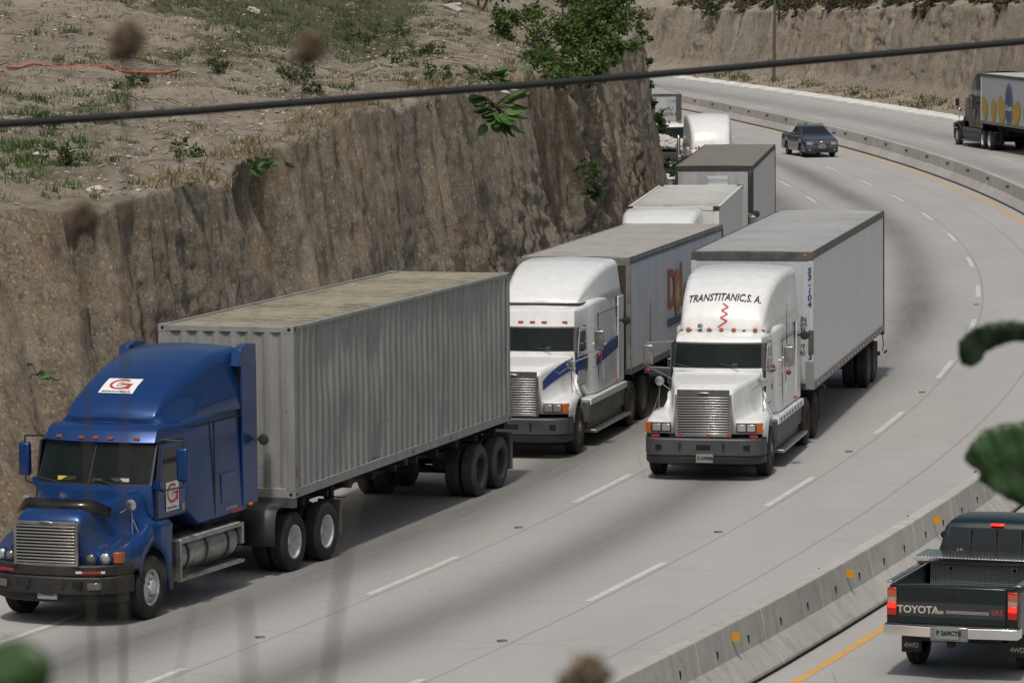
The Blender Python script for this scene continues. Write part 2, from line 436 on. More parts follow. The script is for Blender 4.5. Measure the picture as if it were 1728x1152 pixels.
def road_material():
    m, n, l, bs = newmat("concrete pavement")
    uv = n.new("ShaderNodeUVMap").outputs[0]
    sx = n.new("ShaderNodeSeparateXYZ"); l.new(uv, sx.inputs[0]); U, V = sx.outputs[0], sx.outputs[1]
    base = (0.315, 0.312, 0.30)
    f = nramp(n, l, nnoise(n, l, nmap(n, l, uv, (0.35, 0.08, 1)), 1.2, 6, 0.6), 0.3, 0.7)
    c = nmix(n, l, f, (0.34, 0.338, 0.328), (0.405, 0.403, 0.395))
    f = nramp(n, l, nnoise(n, l, nmap(n, l, uv, (2.5, 0.5, 1)), 2.0, 7, 0.7), 0.35, 0.75, 0, 0.35)
    c = nmix(n, l, f, c, (0.31, 0.302, 0.285))
    # fine speckle of the brushed surface
    f = nramp(n, l, nnoise(n, l, nmap(n, l, uv, (30, 16, 1)), 1.6, 3, 0.8), 0.3, 0.7, 0, 0.34)
    c = nmix(n, l, f, c, (0.24, 0.232, 0.22))
    # oil and rubber bands left along lane centres: (centre, half width, strength)
    wob = nmath(n, l, 'MULTIPLY', nmath(n, l, 'SUBTRACT', nnoise(n, l, nmap(n, l, uv, (0.0, 0.03, 1)), 1.0, 2), 0.5), 0.9)
    Uw = nmath(n, l, 'ADD', U, wob)
    streak = nramp(n, l, nnoise(n, l, nmap(n, l, uv, (5.0, 0.25, 1)), 1.5, 5, 0.65), 0.25, 0.7, 0.72, 1.0)
    patch = nramp(n, l, nnoise(n, l, nmap(n, l, uv, (0.0, 0.045, 1), (0, 3.7, 0)), 1.0, 3), 0.3, 0.62, 0.6, 1.0)
    for cen, hw, st in ((-6.05, 0.85, 0.84), (-9.6, 1.1, 0.9), (3.2, 1.3, 0.45), (7.4, 1.6, 0.48)):
        d = nmath(n, l, 'DIVIDE', nmath(n, l, 'ABSOLUTE', nmath(n, l, 'SUBTRACT', Uw, cen)), hw)
        g = nmath(n, l, 'POWER', 2.718, nmath(n, l, 'MULTIPLY', nmath(n, l, 'MULTIPLY', d, d), -1.2))
        g = nmath(n, l, 'MULTIPLY', nmath(n, l, 'MULTIPLY', g, st), nmath(n, l, 'MULTIPLY', streak, patch))
        c = nmix(n, l, g, c, (0.065, 0.063, 0.062))
    f = nramp(n, l, nnoise(n, l, nmap(n, l, uv, (0.7, 9, 1), (3, 1, 0)), 1.8, 4, 0.7), 0.5, 0.7, 0, 0.16)
    c = nmix(n, l, f, c, (0.22, 0.212, 0.198))
    f = nramp(n, l, nnoise(n, l, nmap(n, l, uv, (0.12, 0.035, 1), (8, 2, 0)), 1.0, 5, 0.6), 0.42, 0.62, 0, 0.18)
    c = nmix(n, l, f, c, (0.35, 0.325, 0.285))
    vc = n.new("ShaderNodeTexVoronoi"); vc.feature = 'DISTANCE_TO_EDGE'; vc.inputs["Scale"].default_value = .22; l.new(nmap(n, l, uv, (1, .6, 1), (1.3, 2, 0)), vc.inputs["Vector"])
    wob2 = nmath(n, l, 'MULTIPLY', nnoise(n, l, nmap(n, l, uv, (1, 1, 1)), 2.0, 6, .7), 0.012)
    f = nmath(n, l, 'MULTIPLY', nramp(n, l, nmath(n, l, 'ADD', vc.outputs["Distance"], wob2), 0.006, 0.0085, 0.5, 0), nramp(n, l, nnoise(n, l, uv, .12, 2), .52, .6))
    c = nmix(n, l, f, c, (0.12, 0.115, 0.105))
    # longitudinal and transverse joints
    jit = nmath(n, l, 'MULTIPLY', nmath(n, l, 'SUBTRACT', nnoise(n, l, nmap(n, l, uv, (0, 0.8, 1)), 1.0, 3), 0.5), 0.06)
    for cen in (-11.38, -7.72, -4.08, -2.25, 5.5, 9.2):
        d = nmath(n, l, 'ABSOLUTE', nmath(n, l, 'SUBTRACT', nmath(n, l, 'ADD', U, jit), cen))
        c = nmix(n, l, nramp(n, l, d, 0.010, 0.030, 0.42, 0), c, (0.10, 0.098, 0.09))
    t = nmath(n, l, 'ABSOLUTE', nmath(n, l, 'SUBTRACT', nmath(n, l, 'FRACT', nmath(n, l, 'DIVIDE', V, 4.07)), 0.5))
    c = nmix(n, l, nramp(n, l, t, 0.003, 0.007, 0.30, 0), c, (0.12, 0.115, 0.11))
    # small dark spots and cracks patches
    f = nramp(n, l, nnoise(n, l, nmap(n, l, uv, (1.5, 0.9, 1), (11, 5, 0)), 1.6, 2), 0.76, 0.80, 0, 0.5)
    c = nmix(n, l, f, c, (0.12, 0.12, 0.115))
    l.new(c, bs.inputs["Base Color"]); bs.inputs["Roughness"].default_value = 0.85
    nbump(n, l, bs, nnoise(n, l, nmap(n, l, uv, (8, 4, 1)), 3, 4), 0.15, 0.01)
    MATS["road"] = m; return m
road_m = road_material()
ribbon("road", [-15.2, -11.4, -7.7, -4.1, -0.4, 0.4, 4, 8, 12.1], 2, SMAX, 0.0, road_m, 1.5)
linewhite = mat("worn white line paint", (0.54, 0.55, 0.52), 0.7, dirt=(0.33, 0.32, 0.30), dirt_amt=0.75, dscale=4)
lineyel = mat("worn yellow line paint", (0.60, 0.33, 0.07), 0.7, dirt=(0.33, 0.29, 0.22), dirt_amt=0.8, dscale=2.2)
def dashes(name, off, y0, period, ln, s_lo, s_hi, w=0.13, m=linewhite):
    mb = MB(); s = s_of_y(y0, off)
    while s - period > s_lo: s -= period
    while s < s_hi:
        k = 4
        for i in range(k):
            a = s + ln * i / k; b = s + ln * (i + 1) / k
            q = [at_s(a, off - w / 2)[0], at_s(a, off + w / 2)[0], at_s(b, off + w / 2)[0], at_s(b, off - w / 2)[0]]
            mb.add([(p.x, p.y, 0.004) for p in q], [(0, 1, 2, 3)], m)
        s += period
    o = mb.build(name, smooth=False); tag(o, kind='structure'); return o
def solidline(name, off, w, m, s0=10, s1=None):
    o = ribbon(name, [off - w / 2, off + w / 2], s0, s1 or SMAX, 0.004, m, 2.0); return o
dashes("lane_marking", -11.52, 62.0, 12.2, 4.5, 30, 430)
dashes("lane_marking", -7.87, 68.0, 12.2, 4.6, 30, 430)
dashes("lane_marking", -4.22, 67.1, 12.2, 4.5, 30, 430)
dashes("lane_marking", 5.35, 206.4, 17.6, 6.0, 10, 430)
solidline("edge_marking", 10.95, 0.12, linewhite)
solidline("edge_marking", 0.95, 0.15, lineyel)
solidline("edge_marking", -0.93, 0.15, lineyel)

# ground sheet far below and beyond everything
gm = mat("dry earth ground", (0.16, 0.13, 0.10), 0.95, dirt=(0.10, 0.12, 0.06), dirt_amt=0.6, dscale=0.05)
mb = MB(); mb.add([(-1500, -1500, -0.12), (1500, -1500, -0.12), (1500, 2500, -0.12), (-1500, 2500, -0.12)], [(0, 1, 2, 3)], gm)
tag(mb.build("ground", smooth=False), kind='structure')

# kerb
kerbm = mat("white painted kerb", (0.68, 0.68, 0.66), 0.8, dirt=(0.28, 0.26, 0.23), dirt_amt=0.7, dscale=0.9)
mb = MB(); prof = [(12.05, -0.05), (12.1, 0.10), (13.0, 0.24), (13.05, -0.05)]
s = 20
while s < SMAX - 3:
    e = s + 2.44; pts = []
    for ss in (s, e):
        for o, z in prof: p, _ = at_s(ss, o); pts.append((p.x, p.y, z))
    mb.add(pts, [(0, 1, 5, 4), (1, 2, 6, 5), (2, 3, 7, 6), (0, 3, 2, 1), (4, 5, 6, 7)], kerbm); s += 2.46
tag(mb.build("kerb", smooth=False), kind='structure')

# ------------------------------------------------------------------ concrete median barrier, one thing per cast segment
def barrier_mat():
    m, n, l, bs = newmat("cast concrete barrier")
    tc = n.new("ShaderNodeTexCoord").outputs["Object"]
    oi = n.new("ShaderNodeObjectInfo").outputs["Random"]
    av = n.new("ShaderNodeVectorMath"); av.operation = 'ADD'; cb = n.new("ShaderNodeCombineXYZ")
    l.new(nmath(n, l, 'MULTIPLY', oi, 50.0), cb.inputs[0]); l.new(tc, av.inputs[0]); l.new(cb.outputs[0], av.inputs[1]); P = av.outputs[0]
    c = nmix(n, l, nramp(n, l, nnoise(n, l, P, 2.5, 6, 0.6), 0.3, 0.7), (0.33, 0.32, 0.295), (0.42, 0.41, 0.38))
    f = nramp(n, l, nnoise(n, l, nmap(n, l, P, (3.0, 0.7, 0.5)), 2.2, 6, 0.7), 0.52, 0.74, 0, 0.55)
    c = nmix(n, l, f, c, (0.13, 0.125, 0.115))
    f = nramp(n, l, nnoise(n, l, nmap(n, l, P, (1, 1, 1), (3, 1, 0)), 12, 3), 0.66, 0.72, 0, 0.7)
    c = nmix(n, l, f, c, (0.16, 0.155, 0.145))
    hs = n.new("ShaderNodeHueSaturation"); l.new(nramp(n, l, oi, 0, 1, 0.9, 1.08), hs.inputs["Value"]); l.new(c, hs.inputs["Color"])
    l.new(hs.outputs[0], bs.inputs["Base Color"]); bs.inputs["Roughness"].default_value = 0.9
    nbump(n, l, bs, nnoise(n, l, P, 6, 6, 0.7), 0.3, 0.02); return m
bm_ = barrier_mat(); SEG = 3.18
yelrefl = mat("yellow reflector plate", (0.55, 0.27, 0.012), 0.45); darkrefl = mat("dark reflector plate", (0.07, 0.065, 0.06), 0.5)
prof = [(-0.46, 0.045), (-0.46, 0.10), (-0.20, 0.40), (-0.11, 0.86), (0.11, 0.86), (0.20, 0.40), (0.46, 0.10), (0.46, 0.045)]
mb = MB(); h = SEG / 2 - 0.012
mb.prism(prof, 'x', -h, h, bm_); mb.box(-h, h, -.43, .43, .001, .046, void)  # near-black box stands in for the shaded gap under the segment
# rotate prism: axis x = along the road; profile (y,z)
seg0 = mb.build("barrier_body", bev=0.018, smooth=False)
bme = seg0.data; bpy.data.objects.remove(seg0)
holes = MB()
xx = 0.0
holes.prism([(xx - 0.02, 0.48), (xx + 0.02, 0.48), (xx + 0.014, 0.58), (xx - 0.01, 0.60)], 'y', -0.187, 0.187, void)
hol = holes.build("lifting_slot", smooth=False); hme = hol.data; bpy.data.objects.remove(hol)
pk = MB(); pk.box(-0.006, 0.006, 0.16, 0.30, 0.62, 0.76, darkrefl); pk = pk.build("d", smooth=False); dme = pk.data; bpy.data.objects.remove(pk)
pk = MB(); pk.box(-0.006, 0.006, -0.28, -0.16, 0.63, 0.75, yelrefl); pk = pk.build("d", smooth=False); yme = pk.data; bpy.data.objects.remove(pk)
s0 = s_of_y(57.8) - 8 * SEG; i = 0
while s0 + SEG < SMAX:
    p, a = at_s(s0 + SEG / 2)
    yy = p.y
    if yy > 45:
        if yy > 300: ln = "tiny distant concrete median barrier segment near where the road leaves view behind the cliff"
        elif yy > 235: ln = "distant concrete median barrier segment on the bend, beyond the small slate blue pickup"
        elif yy > 195: ln = "concrete median barrier segment beside the small slate blue pickup or the maroon truck"
        elif yy > 160: ln = "concrete median barrier segment at the right edge, just nearer than the slate blue pickup"
        elif yy > 75: ln = "concrete median barrier segment beyond the dark green pickup"
        else: ln = "concrete median barrier segment in the foreground left of the dark green pickup"
        t = empty("concrete_barrier", (p.x, p.y, 0), a, ln, "barrier", "median barrier segments, %s" % ("road end" if yy > 300 else "past the slate pickup" if yy > 235 else "beside the slate pickup" if yy > 195 else "far bend" if yy > 160 else ("middle stretch" if yy > 75 else "foreground")))
        o = bpy.data.objects.new("barrier_body", bme); COL.objects.link(o); o.parent = t
        d = o.modifiers.new("b", 'BEVEL'); d.width = 0.018; d.segments = 2
        if yy < 110:
            for xx in (-0.75, 0.75):
                o2 = bpy.data.objects.new("lifting_slot", hme); COL.objects.link(o2); o2.parent = t; o2.location = (xx, 0, 0)
        if i % 2 == 0:
            # heading +X is away from camera, so +Y local is the left (traffic queue) side
            for me, nm, c in ((dme, "reflector", 1), (yme, "reflector", 1)):
                o3 = bpy.data.objects.new(nm, me); COL.objects.link(o3); o3.parent = t
    s0 += SEG; i += 1

# ------------------------------------------------------------------ earth cuttings
def rock_material(name, warm, seed, val=1.0):
    m, n, l, bs = newmat(name)
    tc = n.new("ShaderNodeTexCoord").outputs["Object"]; P = nmap(n, l, tc, (1, 1, 1), (seed, seed * 2, 0))
    V = nmap(n, l, P, (1.0, 1.0, 0.26)); V2 = nmap(n, l, P, (1.0, 1.0, 0.6))
    geo = n.new("ShaderNodeNewGeometry")
    c = nmix(n, l, nramp(n, l, nnoise(n, l, V, 0.35, 5, 0.6), 0.36, 0.62), (0.168 * val, 0.150 * val, 0.122 * val), (0.27 * val, 0.215 * val, 0.16 * val))
    if warm: c = nmix(n, l, nramp(n, l, nnoise(n, l, nmap(n, l, V, (1, 1, 1), (9, 4, 0)), 0.22, 5, 0.65), 0.46, 0.62, 0, 0.8), c, (0.23 * val, 0.157 * val, 0.10 * val))
    c = nmix(n, l, nramp(n, l, nnoise(n, l, V, 0.9, 8, 0.8), 0.46, 0.62, 0, 0.7), c, (0.20 * val, 0.195 * val, 0.175 * val))
    c = nmix(n, l, nramp(n, l, nnoise(n, l, nmap(n, l, V, (1, 1, 1), (3, 8, 1)), 1.6, 7, 0.75), 0.53, 0.7, 0, 0.72), c, (0.075 * val, 0.065 * val, 0.052 * val))
    c = nmix(n, l, nramp(n, l, nnoise(n, l, V2, 7.0, 6, 0.8), 0.50, 0.66, 0, 0.6), c, (0.36 * val, 0.325 * val, 0.27 * val))
    c = nmix(n, l, nramp(n, l, nnoise(n, l, nmap(n, l, P, (1, 1, .75), (4, 2, 7)), 5.0, 9, 0.85), 0.50, 0.62, 0, 0.75), c, (0.085 * val, 0.072 * val, 0.055 * val))
    c = nmix(n, l, nramp(n, l, nnoise(n, l, nmap(n, l, V, (1, 1, 1), (14, 2, 7)), 3.4, 8, 0.8), 0.55, 0.68, 0, 0.7), c, (0.10 * val, 0.085 * val, 0.066 * val))
    c = nmix(n, l, nramp(n, l, nnoise(n, l, nmap(n, l, P, (1, 1, 1), (1, 5, 2)), 11, 5, 0.8), 0.54, 0.66, 0, 0.85), c, (0.06 * val, 0.052 * val, 0.042 * val))
    c = nmix(n, l, nramp(n, l, nnoise(n, l, nmap(n, l, P, (1, 1, .8), (31, 3, 9)), 6.5, 9, 0.9), 0.52, 0.62, 0, 0.7), c, (0.37 * val, 0.33 * val, 0.27 * val))
    W = nmap(n, l, P, (1, 1, .05), (21, 3, 5))
    c = nmix(n, l, nramp(n, l, nnoise(n, l, W, 1.1, 6, 0.7), 0.54, 0.66, 0, 0.62), c, (0.07 * val, 0.06 * val, 0.047 * val))
    c = nmix(n, l, nramp(n, l, nnoise(n, l, nmap(n, l, W, (1, 1, 1), (2, 9, 5)), 0.8, 6, 0.7), 0.53, 0.68, 0, 0.65), c, (0.33 * val, 0.295 * val, 0.24 * val))
    vo = n.new("ShaderNodeTexVoronoi"); vo.inputs["Scale"].default_value = 9; l.new(nmap(n, l, P, (1, 1, 0.7)), vo.inputs["Vector"])
    c = nmix(n, l, nramp(n, l, vo.outputs["Distance"], 0.10, 0.26, 0.75, 0), c, (0.40 * val, 0.37 * val, 0.31 * val))
    c = nmix(n, l, nramp(n, l, nnoise(n, l, nmap(n, l, V2, (1, 1, 1), (6, 1, 4)), 16, 4, 0.8), 0.42, 0.62, 0, 0.28), c, (0.10 * val, 0.088 * val, 0.07 * val))
    hs = n.new("ShaderNodeHueSaturation"); hs.inputs["Saturation"].default_value = 1.18 if warm and seed < 4 else .95; hs.inputs["Value"].default_value = .90; l.new(c, hs.inputs["Color"]); c = hs.outputs[0]
    l.new(c, bs.inputs["Base Color"]); bs.inputs["Roughness"].default_value = 0.95
    v2 = n.new("ShaderNodeTexVoronoi"); v2.feature = 'DISTANCE_TO_EDGE'; v2.inputs["Scale"].default_value = 3.5; l.new(nmap(n, l, P, (1, 1, .6)), v2.inputs["Vector"])
    h = nmath(n, l, 'ADD', nnoise(n, l, nmap(n, l, P, (1, 1, 0.4)), 3.0, 9, 0.85), nmath(n, l, 'MULTIPLY', nnoise(n, l, P, 13, 6, 0.85), 1.0))
    h = nmath(n, l, 'ADD', h, nmath(n, l, 'MULTIPLY', nmath(n, l, 'MINIMUM', v2.outputs["Distance"], 0.08), 0.25))
    nbump(n, l, bs, h, 0.95, 0.4); MATS[name] = m; return m
def soil_material(name="dry soil bench", green=0.5):
    m, n, l, bs = newmat(name)
    tc = n.new("ShaderNodeTexCoord").outputs["Object"]
    c = nmix(n, l, nramp(n, l, nnoise(n, l, tc, 0.5, 6, 0.65), 0.35, 0.65), (0.29, 0.248, 0.19), (0.42, 0.37, 0.30))
    c = nmix(n, l, nramp(n, l, nnoise(n, l, nmap(n, l, tc, (.6, 1.5, 1)), 2.2, 9, 0.8), 0.49, 0.62, 0, 0.7), c, (0.135, 0.11, 0.08))
    vo = n.new("ShaderNodeTexVoronoi"); vo.inputs["Scale"].default_value = 7; l.new(tc, vo.inputs["Vector"])
    c = nmix(n, l, nramp(n, l, vo.outputs["Distance"], 0.05, 0.2, 0.75, 0), c, (0.42, 0.38, 0.32))
    c = nmix(n, l, nramp(n, l, nnoise(n, l, nmap(n, l, tc, (1, 1, 1), (5, 2, 0)), 9, 5, 0.7), 0.6, 0.72, 0, 0.7), c, (0.06, 0.05, 0.04))
    at = n.new("ShaderNodeAttribute"); at.attribute_name = "green"
    g = nmath(n, l, 'ADD', at.outputs["Fac"], nmath(n, l, 'MULTIPLY', nmath(n, l, 'SUBTRACT', nnoise(n, l, tc, 0.9, 7, 0.75), 0.5), 2.6))
    c = nmix(n, l, nramp(n, l, g, 0.35, 0.8, 0, 0.85), c, (0.070, 0.082, 0.034))
    l.new(c, bs.inputs["Base Color"]); bs.inputs["Roughness"].default_value = 1.0
    nbump(n, l, bs, nnoise(n, l, nmap(n, l, tc, (.7, 1.4, 1)), 5, 9, 0.8), 0.8, 0.28); MATS[name] = m; return m
rock_l = rock_material("weathered earth cutting", True, 2.0, 2.6)
rock_r = rock_material("pale far cutting", True, 5.0, 2.6)
soil = soil_material()
def fbm(p, o=4): return noise.fractal(p, 0.7, 2.1, o)

def edge_z(y):
    return lerp([(40, 5.2), (70, 5.5), (76, 5.8), (85, 6.25), (92, 6.95), (102, 7.2), (150, 7.55), (200, 7.6), (500, 8)], y)[0]
def bench_z(x, y):
    ye = max(y, 77)
    p, g = None, None
    bxx, gg = bx(ye); ex = bxx - 15.5 * math.hypot(1, gg)
    lat = max(0.0, ex - x)
    sl = lerp([(80, 0.055), (90, 0.065), (100, 0.09), (112, 0.20), (125, 0.32), (160, 0.36)], y)[0]
    z = edge_z(y) + sl * min(lat, 12) + 0.5 * sl * max(0, min(lat - 12, 60)) + 0.05 * max(0, y - 112) * min(1, lat / 8)
    if lat > 8 and y > 108: z += 0.0
    # gully with debris running down the bench
    gx = ex - 3.2 - 0.10 * (y - 100)
    z -= 0.5 * math.exp(-((x - gx) / 0.9) ** 2) * (1 if 98 < y < 125 else 0.0)
    if y > 76 and ex - x < 2.5: z -= (0.10 + 0.42 * max(0, noise.noise(Vector((y * .45, 3.3, 0))) + .25 * noise.noise(Vector((y * 2.1, 1, 0))) + .12)) * math.exp(-max(0, ex - x) / 0.55)
    z += 0.035 * fbm(Vector((x * 4.5, y * 4.5, 1.7)), 3) + 0.05 * abs(noise.noise(Vector((x * .8, y * 2.6, 11))))
    z += 0.13 * fbm(Vector((x * 0.55, y * 0.45, 3.1))) + 0.07 * fbm(Vector((x * 2.2, y * 1.6, 7.7)), 4) 
    z += 0.05 * math.sin(y * 2.1 + 1.2 * fbm(Vector((x * .3, y * .2, 1)))) * min(1, lat / 1.5)
    return z
# plan of the lip: side bank (turning left away from the road), corner, then along the road
def left_edge_pts():
    pts = []
    corner = []
    for (x, y, nx, ny, lean) in [(-46, 63.5, 0.1, -1, 5.0), (-30, 66.5, 0.12, -1, 4.8), (-20, 69, 0.15, -1, 4.5), (-14, 71, 0.2, -0.98, 4.0), (-11, 72.6, 0.3, -0.95, 4.2), (-9.6, 73.9, 0.5, -0.87, 3.8), (-8.7, 75.2, 0.72, -0.7, 2.8)]:
        pts.append((Vector((x, y, 0)), Vector((nx, ny, 0)).normalized(), lean))
    s = s_of_y(76.3, -15.5)
    while s < SMAX:
        p, a = at_s(s, -15.5); nn = Vector((math.sin(a), -math.cos(a), 0))
        pts.append((p, nn, 1.2)); s += 2.0
    return pts
def resample(pts, step, nearfar):
    out = []
    for (p, n1, l1), (q, n2, l2) in zip(pts, pts[1:]):
        d = (q - p).length; st = step if p.y < nearfar else step * 2.2
        k = max(1, int(round(d / st)))
        for i in range(k):
            t = i / k; out.append((p.lerp(q, t), n1.lerp(n2, t).normalized(), l1 + (l2 - l1) * t))
    return out
def cutting(name, edge, zf, topf, rowsB, backf, rock, nv, flute, base=-0.08, seed=0.0, greenf=None, toe=0.0):
    v = []; f = []; mi = []; gr = []
    nrow = None; arc = 0; prev = None
    for (p, nn, lean) in edge:
        if prev is not None: arc += (p - prev).length
        prev = p; row = []
        zt = zf(p)
        t1 = Vector((-nn.y, nn.x, 0))
        for j in range(nv):
            t = j / (nv - 1)
            z = base + (zt - base) * t
            d = lean * (1 - t) + toe * max(0, 1 - t * 7) ** 1.5
            q = p + nn * d
            pu = Vector((arc, seed, 0))
            wv = arc + 0.25 * noise.noise(Vector((arc * 0.4, z * 0.5, seed + 31)))
            fl = -1.25 * max(0, 1 - 5.0 * abs(noise.noise(Vector((wv * 0.32, z * 0.06, seed)))) ) * max(0, .5 + 1.2 * noise.noise(Vector((wv * .2, z * .25, seed + 77)))) - 0.34 * max(0, 1 - 3.0 * abs(noise.noise(Vector((wv * 2.1, z * 0.06, seed + 5)))))
            fl += noise.noise(Vector((wv * 3.9, z * 0.09, seed + 9))) * 0.24 + noise.noise(Vector((wv * 8.0, z * 0.2, seed + 11))) * 0.10 + 0.16
            big = noise.noise(Vector((arc * 0.16, z * 0.15, seed + 2))) * 0.9
            rough = noise.fractal(Vector((arc * 1.6, z * 1.3, seed + 20)), 0.6, 2.2, 5)
            amp = flute * (0.35 + 0.65 * min(1, t * 4)) 
            patch = max(0, noise.noise(Vector((arc * 0.12, z * 0.22, seed + 40))) + 0.15) * (1 if flute > .6 else max(.12, min(1, (p.y - 88) / 14)) if p.y > 76 else .4)
            dd = amp * fl + 0.16 * big * math.sin(math.pi * min(1, t * 1.02)) + (0.05 + 0.38 * patch) * rough
            vd = noise.voronoi(Vector((arc * 1.5 + .4 * z, z * 1.1, seed + 60)))[0]
            vd2 = noise.voronoi(Vector((arc * 4.2, z * 2.6, seed + 70)))[0]
            dd += (.05 + .30 * patch) * (min(.5, vd[1] - vd[0]) - .2) + .02 * (min(.5, vd2[1] - vd2[0]) - .2)
            if t > 0.9: dd *= (1 - t) / 0.1 * 0.7 + 0.3
            q = q + nn * dd; q.z = z; row.append((q, 0, 0))
        # rounded lip, then the ground behind
        lipn = 0.18 * noise.noise(Vector((arc * 0.9, 0, seed + 3)))
        b = backf(p, nn)
        L = (b - p).length; bd = (b - p).normalized()
        last = row[-1][0]; 
        for k, dist in enumerate(rowsB):
            q = p + bd * min(dist, L) 
            blend = min(1, dist / 1.2)
            if k < 3: q = q + nn * (last - p).dot(nn) * (1 - k / 3.0) * 0.7
            q.z = topf(q.x, q.y)
            edge_round = (1 - blend) ** 2 * 0.05
            q.z = q.z - edge_round if k else q.z
            row.append((q, 1, greenf(q.x, q.y) if greenf else 0.4))
        o = len(v)
        for (q, mm, g) in row: v.append(q); gr.append(g)
        if nrow is not None:
            for i in range(len(row) - 1):
                f.append((nrow + i, o + i, o + i + 1, nrow + i + 1)); mi.append(0 if i < nv - 1 else 1)
        nrow = o
    me = bpy.data.meshes.new(name); me.from_pydata([tuple(x) for x in v], [], f)
    me.materials.append(rock); me.materials.append(soil); me.polygons.foreach_set("material_index", mi)
    a = me.attributes.new("green", 'FLOAT', 'POINT'); a.data.foreach_set("value", gr)
    me.shade_smooth(); me.update()
    o = bpy.data.objects.new(name, me); COL.objects.link(o); tag(o, kind='structure'); return o
rows = [0.12, 0.3, 0.5, 0.75]
d = 1.0
while d < 40: rows.append(d); d += 0.22 + d * 0.022
rows += [45, 55, 70]
def back_l(p, nn):
    if p.y < 76.2:
        t = max(0, min(1, (p.x + 46) / 38.0)); return Vector((-78 + 18 * t, 78 + 28 * t, 0))
    return p + Vector((-nn.x, -nn.y, 0)) * 75 + Vector((-0, 4, 0))
def green_l(x, y):
    g = 0.05
    g += 0.9 * max(0, min(1, (y - 107.5) / 5)) * (1 if x < -4 else max(0, 1 - (x + 4) / 3.0))   # meadow at the back left
    if x < -7.6 and y < 92: g += 0.35
    p = bx(y)[0] - 15.5
    g += 0.55 * math.exp(-((x - (p - 6.5)) / 1.6) ** 2) * (1 if y > 98 else 0)
    return g
cut_l = cutting("cut_bank", resample(left_edge_pts(), 0.15, 132), lambda p: bench_z(p.x, p.y), bench_z, rows, back_l, rock_l, 84, 0.46, seed=1.3, greenf=green_l)

def far_z(p):
    return 7.2
def right_edge():
    pts = []; s = s_of_y(120, 17.5)
    while s < SMAX:
        p, a = at_s(s, 17.7); nn = Vector((-math.sin(a), math.cos(a), 0)); pts.append((p, nn, 1.5)); s += 2.0
    return pts
def fz(x, y):
    h = lerp([(150, 9.5), (215, 8.0), (255, 6.9), (268, 6.6), (315, 5.7), (355, 5.2), (520, 5.1)], y)[0]
    bxx, g = bx(y); lat = max(0, x - bxx - 17.5 * math.hypot(1, g))
    return h + 0.30 * min(lat, 40) + 0.3 * fbm(Vector((x * 0.3, y * 0.3, 2)))
cut_r = cutting("far_cut_bank", resample(right_edge(), 0.55, 10000), lambda p: fz(p.x, p.y), fz, [0.3, 0.8, 1.6, 3, 5, 8, 12, 18, 26, 40, 60],
                lambda p, nn: p - nn * 60, rock_r, 34, 0.7, base=0.5, seed=8.8, greenf=lambda x, y: 0.35, toe=0.8)
ribbon("verge", [13.0, 13.5, 14.4, 15.5, 17.5], 40, SMAX, 0, soil, 1.0,
       zf=lambda s, o: 0.16 + (o - 12.78) * 0.17 + (0.12 * fbm(Vector((s * 0.5, o, 0))) if o > 12.9 else 0))
ribbon("verge", [-15.6, -15.0, -14.4], 2, SMAX, 0, soil, 1.0, zf=lambda s, o: 0.006 + (0.14 if o < -15.2 else 0.0))
# hillside the photographer stands on
mb = MB(); nx_, ny_ = 40, 30; vs = []
for j in range(ny_ + 1):
    for i in range(nx_ + 1):
        x = -30 + 60 * i / nx_; y = -30 + 62 * j / ny_
        z = 8.75 + 0.15 * fbm(Vector((x * .4, y * .4, 5)))
        if y > 3.0: z -= (y - 3.0) * 0.42 + max(0, y - 6) * 0.2
        vs.append((x, y, max(z, -0.3)))
mb.add(vs, [(j * (nx_ + 1) + i, j * (nx_ + 1) + i + 1, (j + 1) * (nx_ + 1) + i + 1, (j + 1) * (nx_ + 1) + i) for j in range(ny_) for i in range(nx_)], soil)
tag(mb.build("near_hillside"), kind='structure')

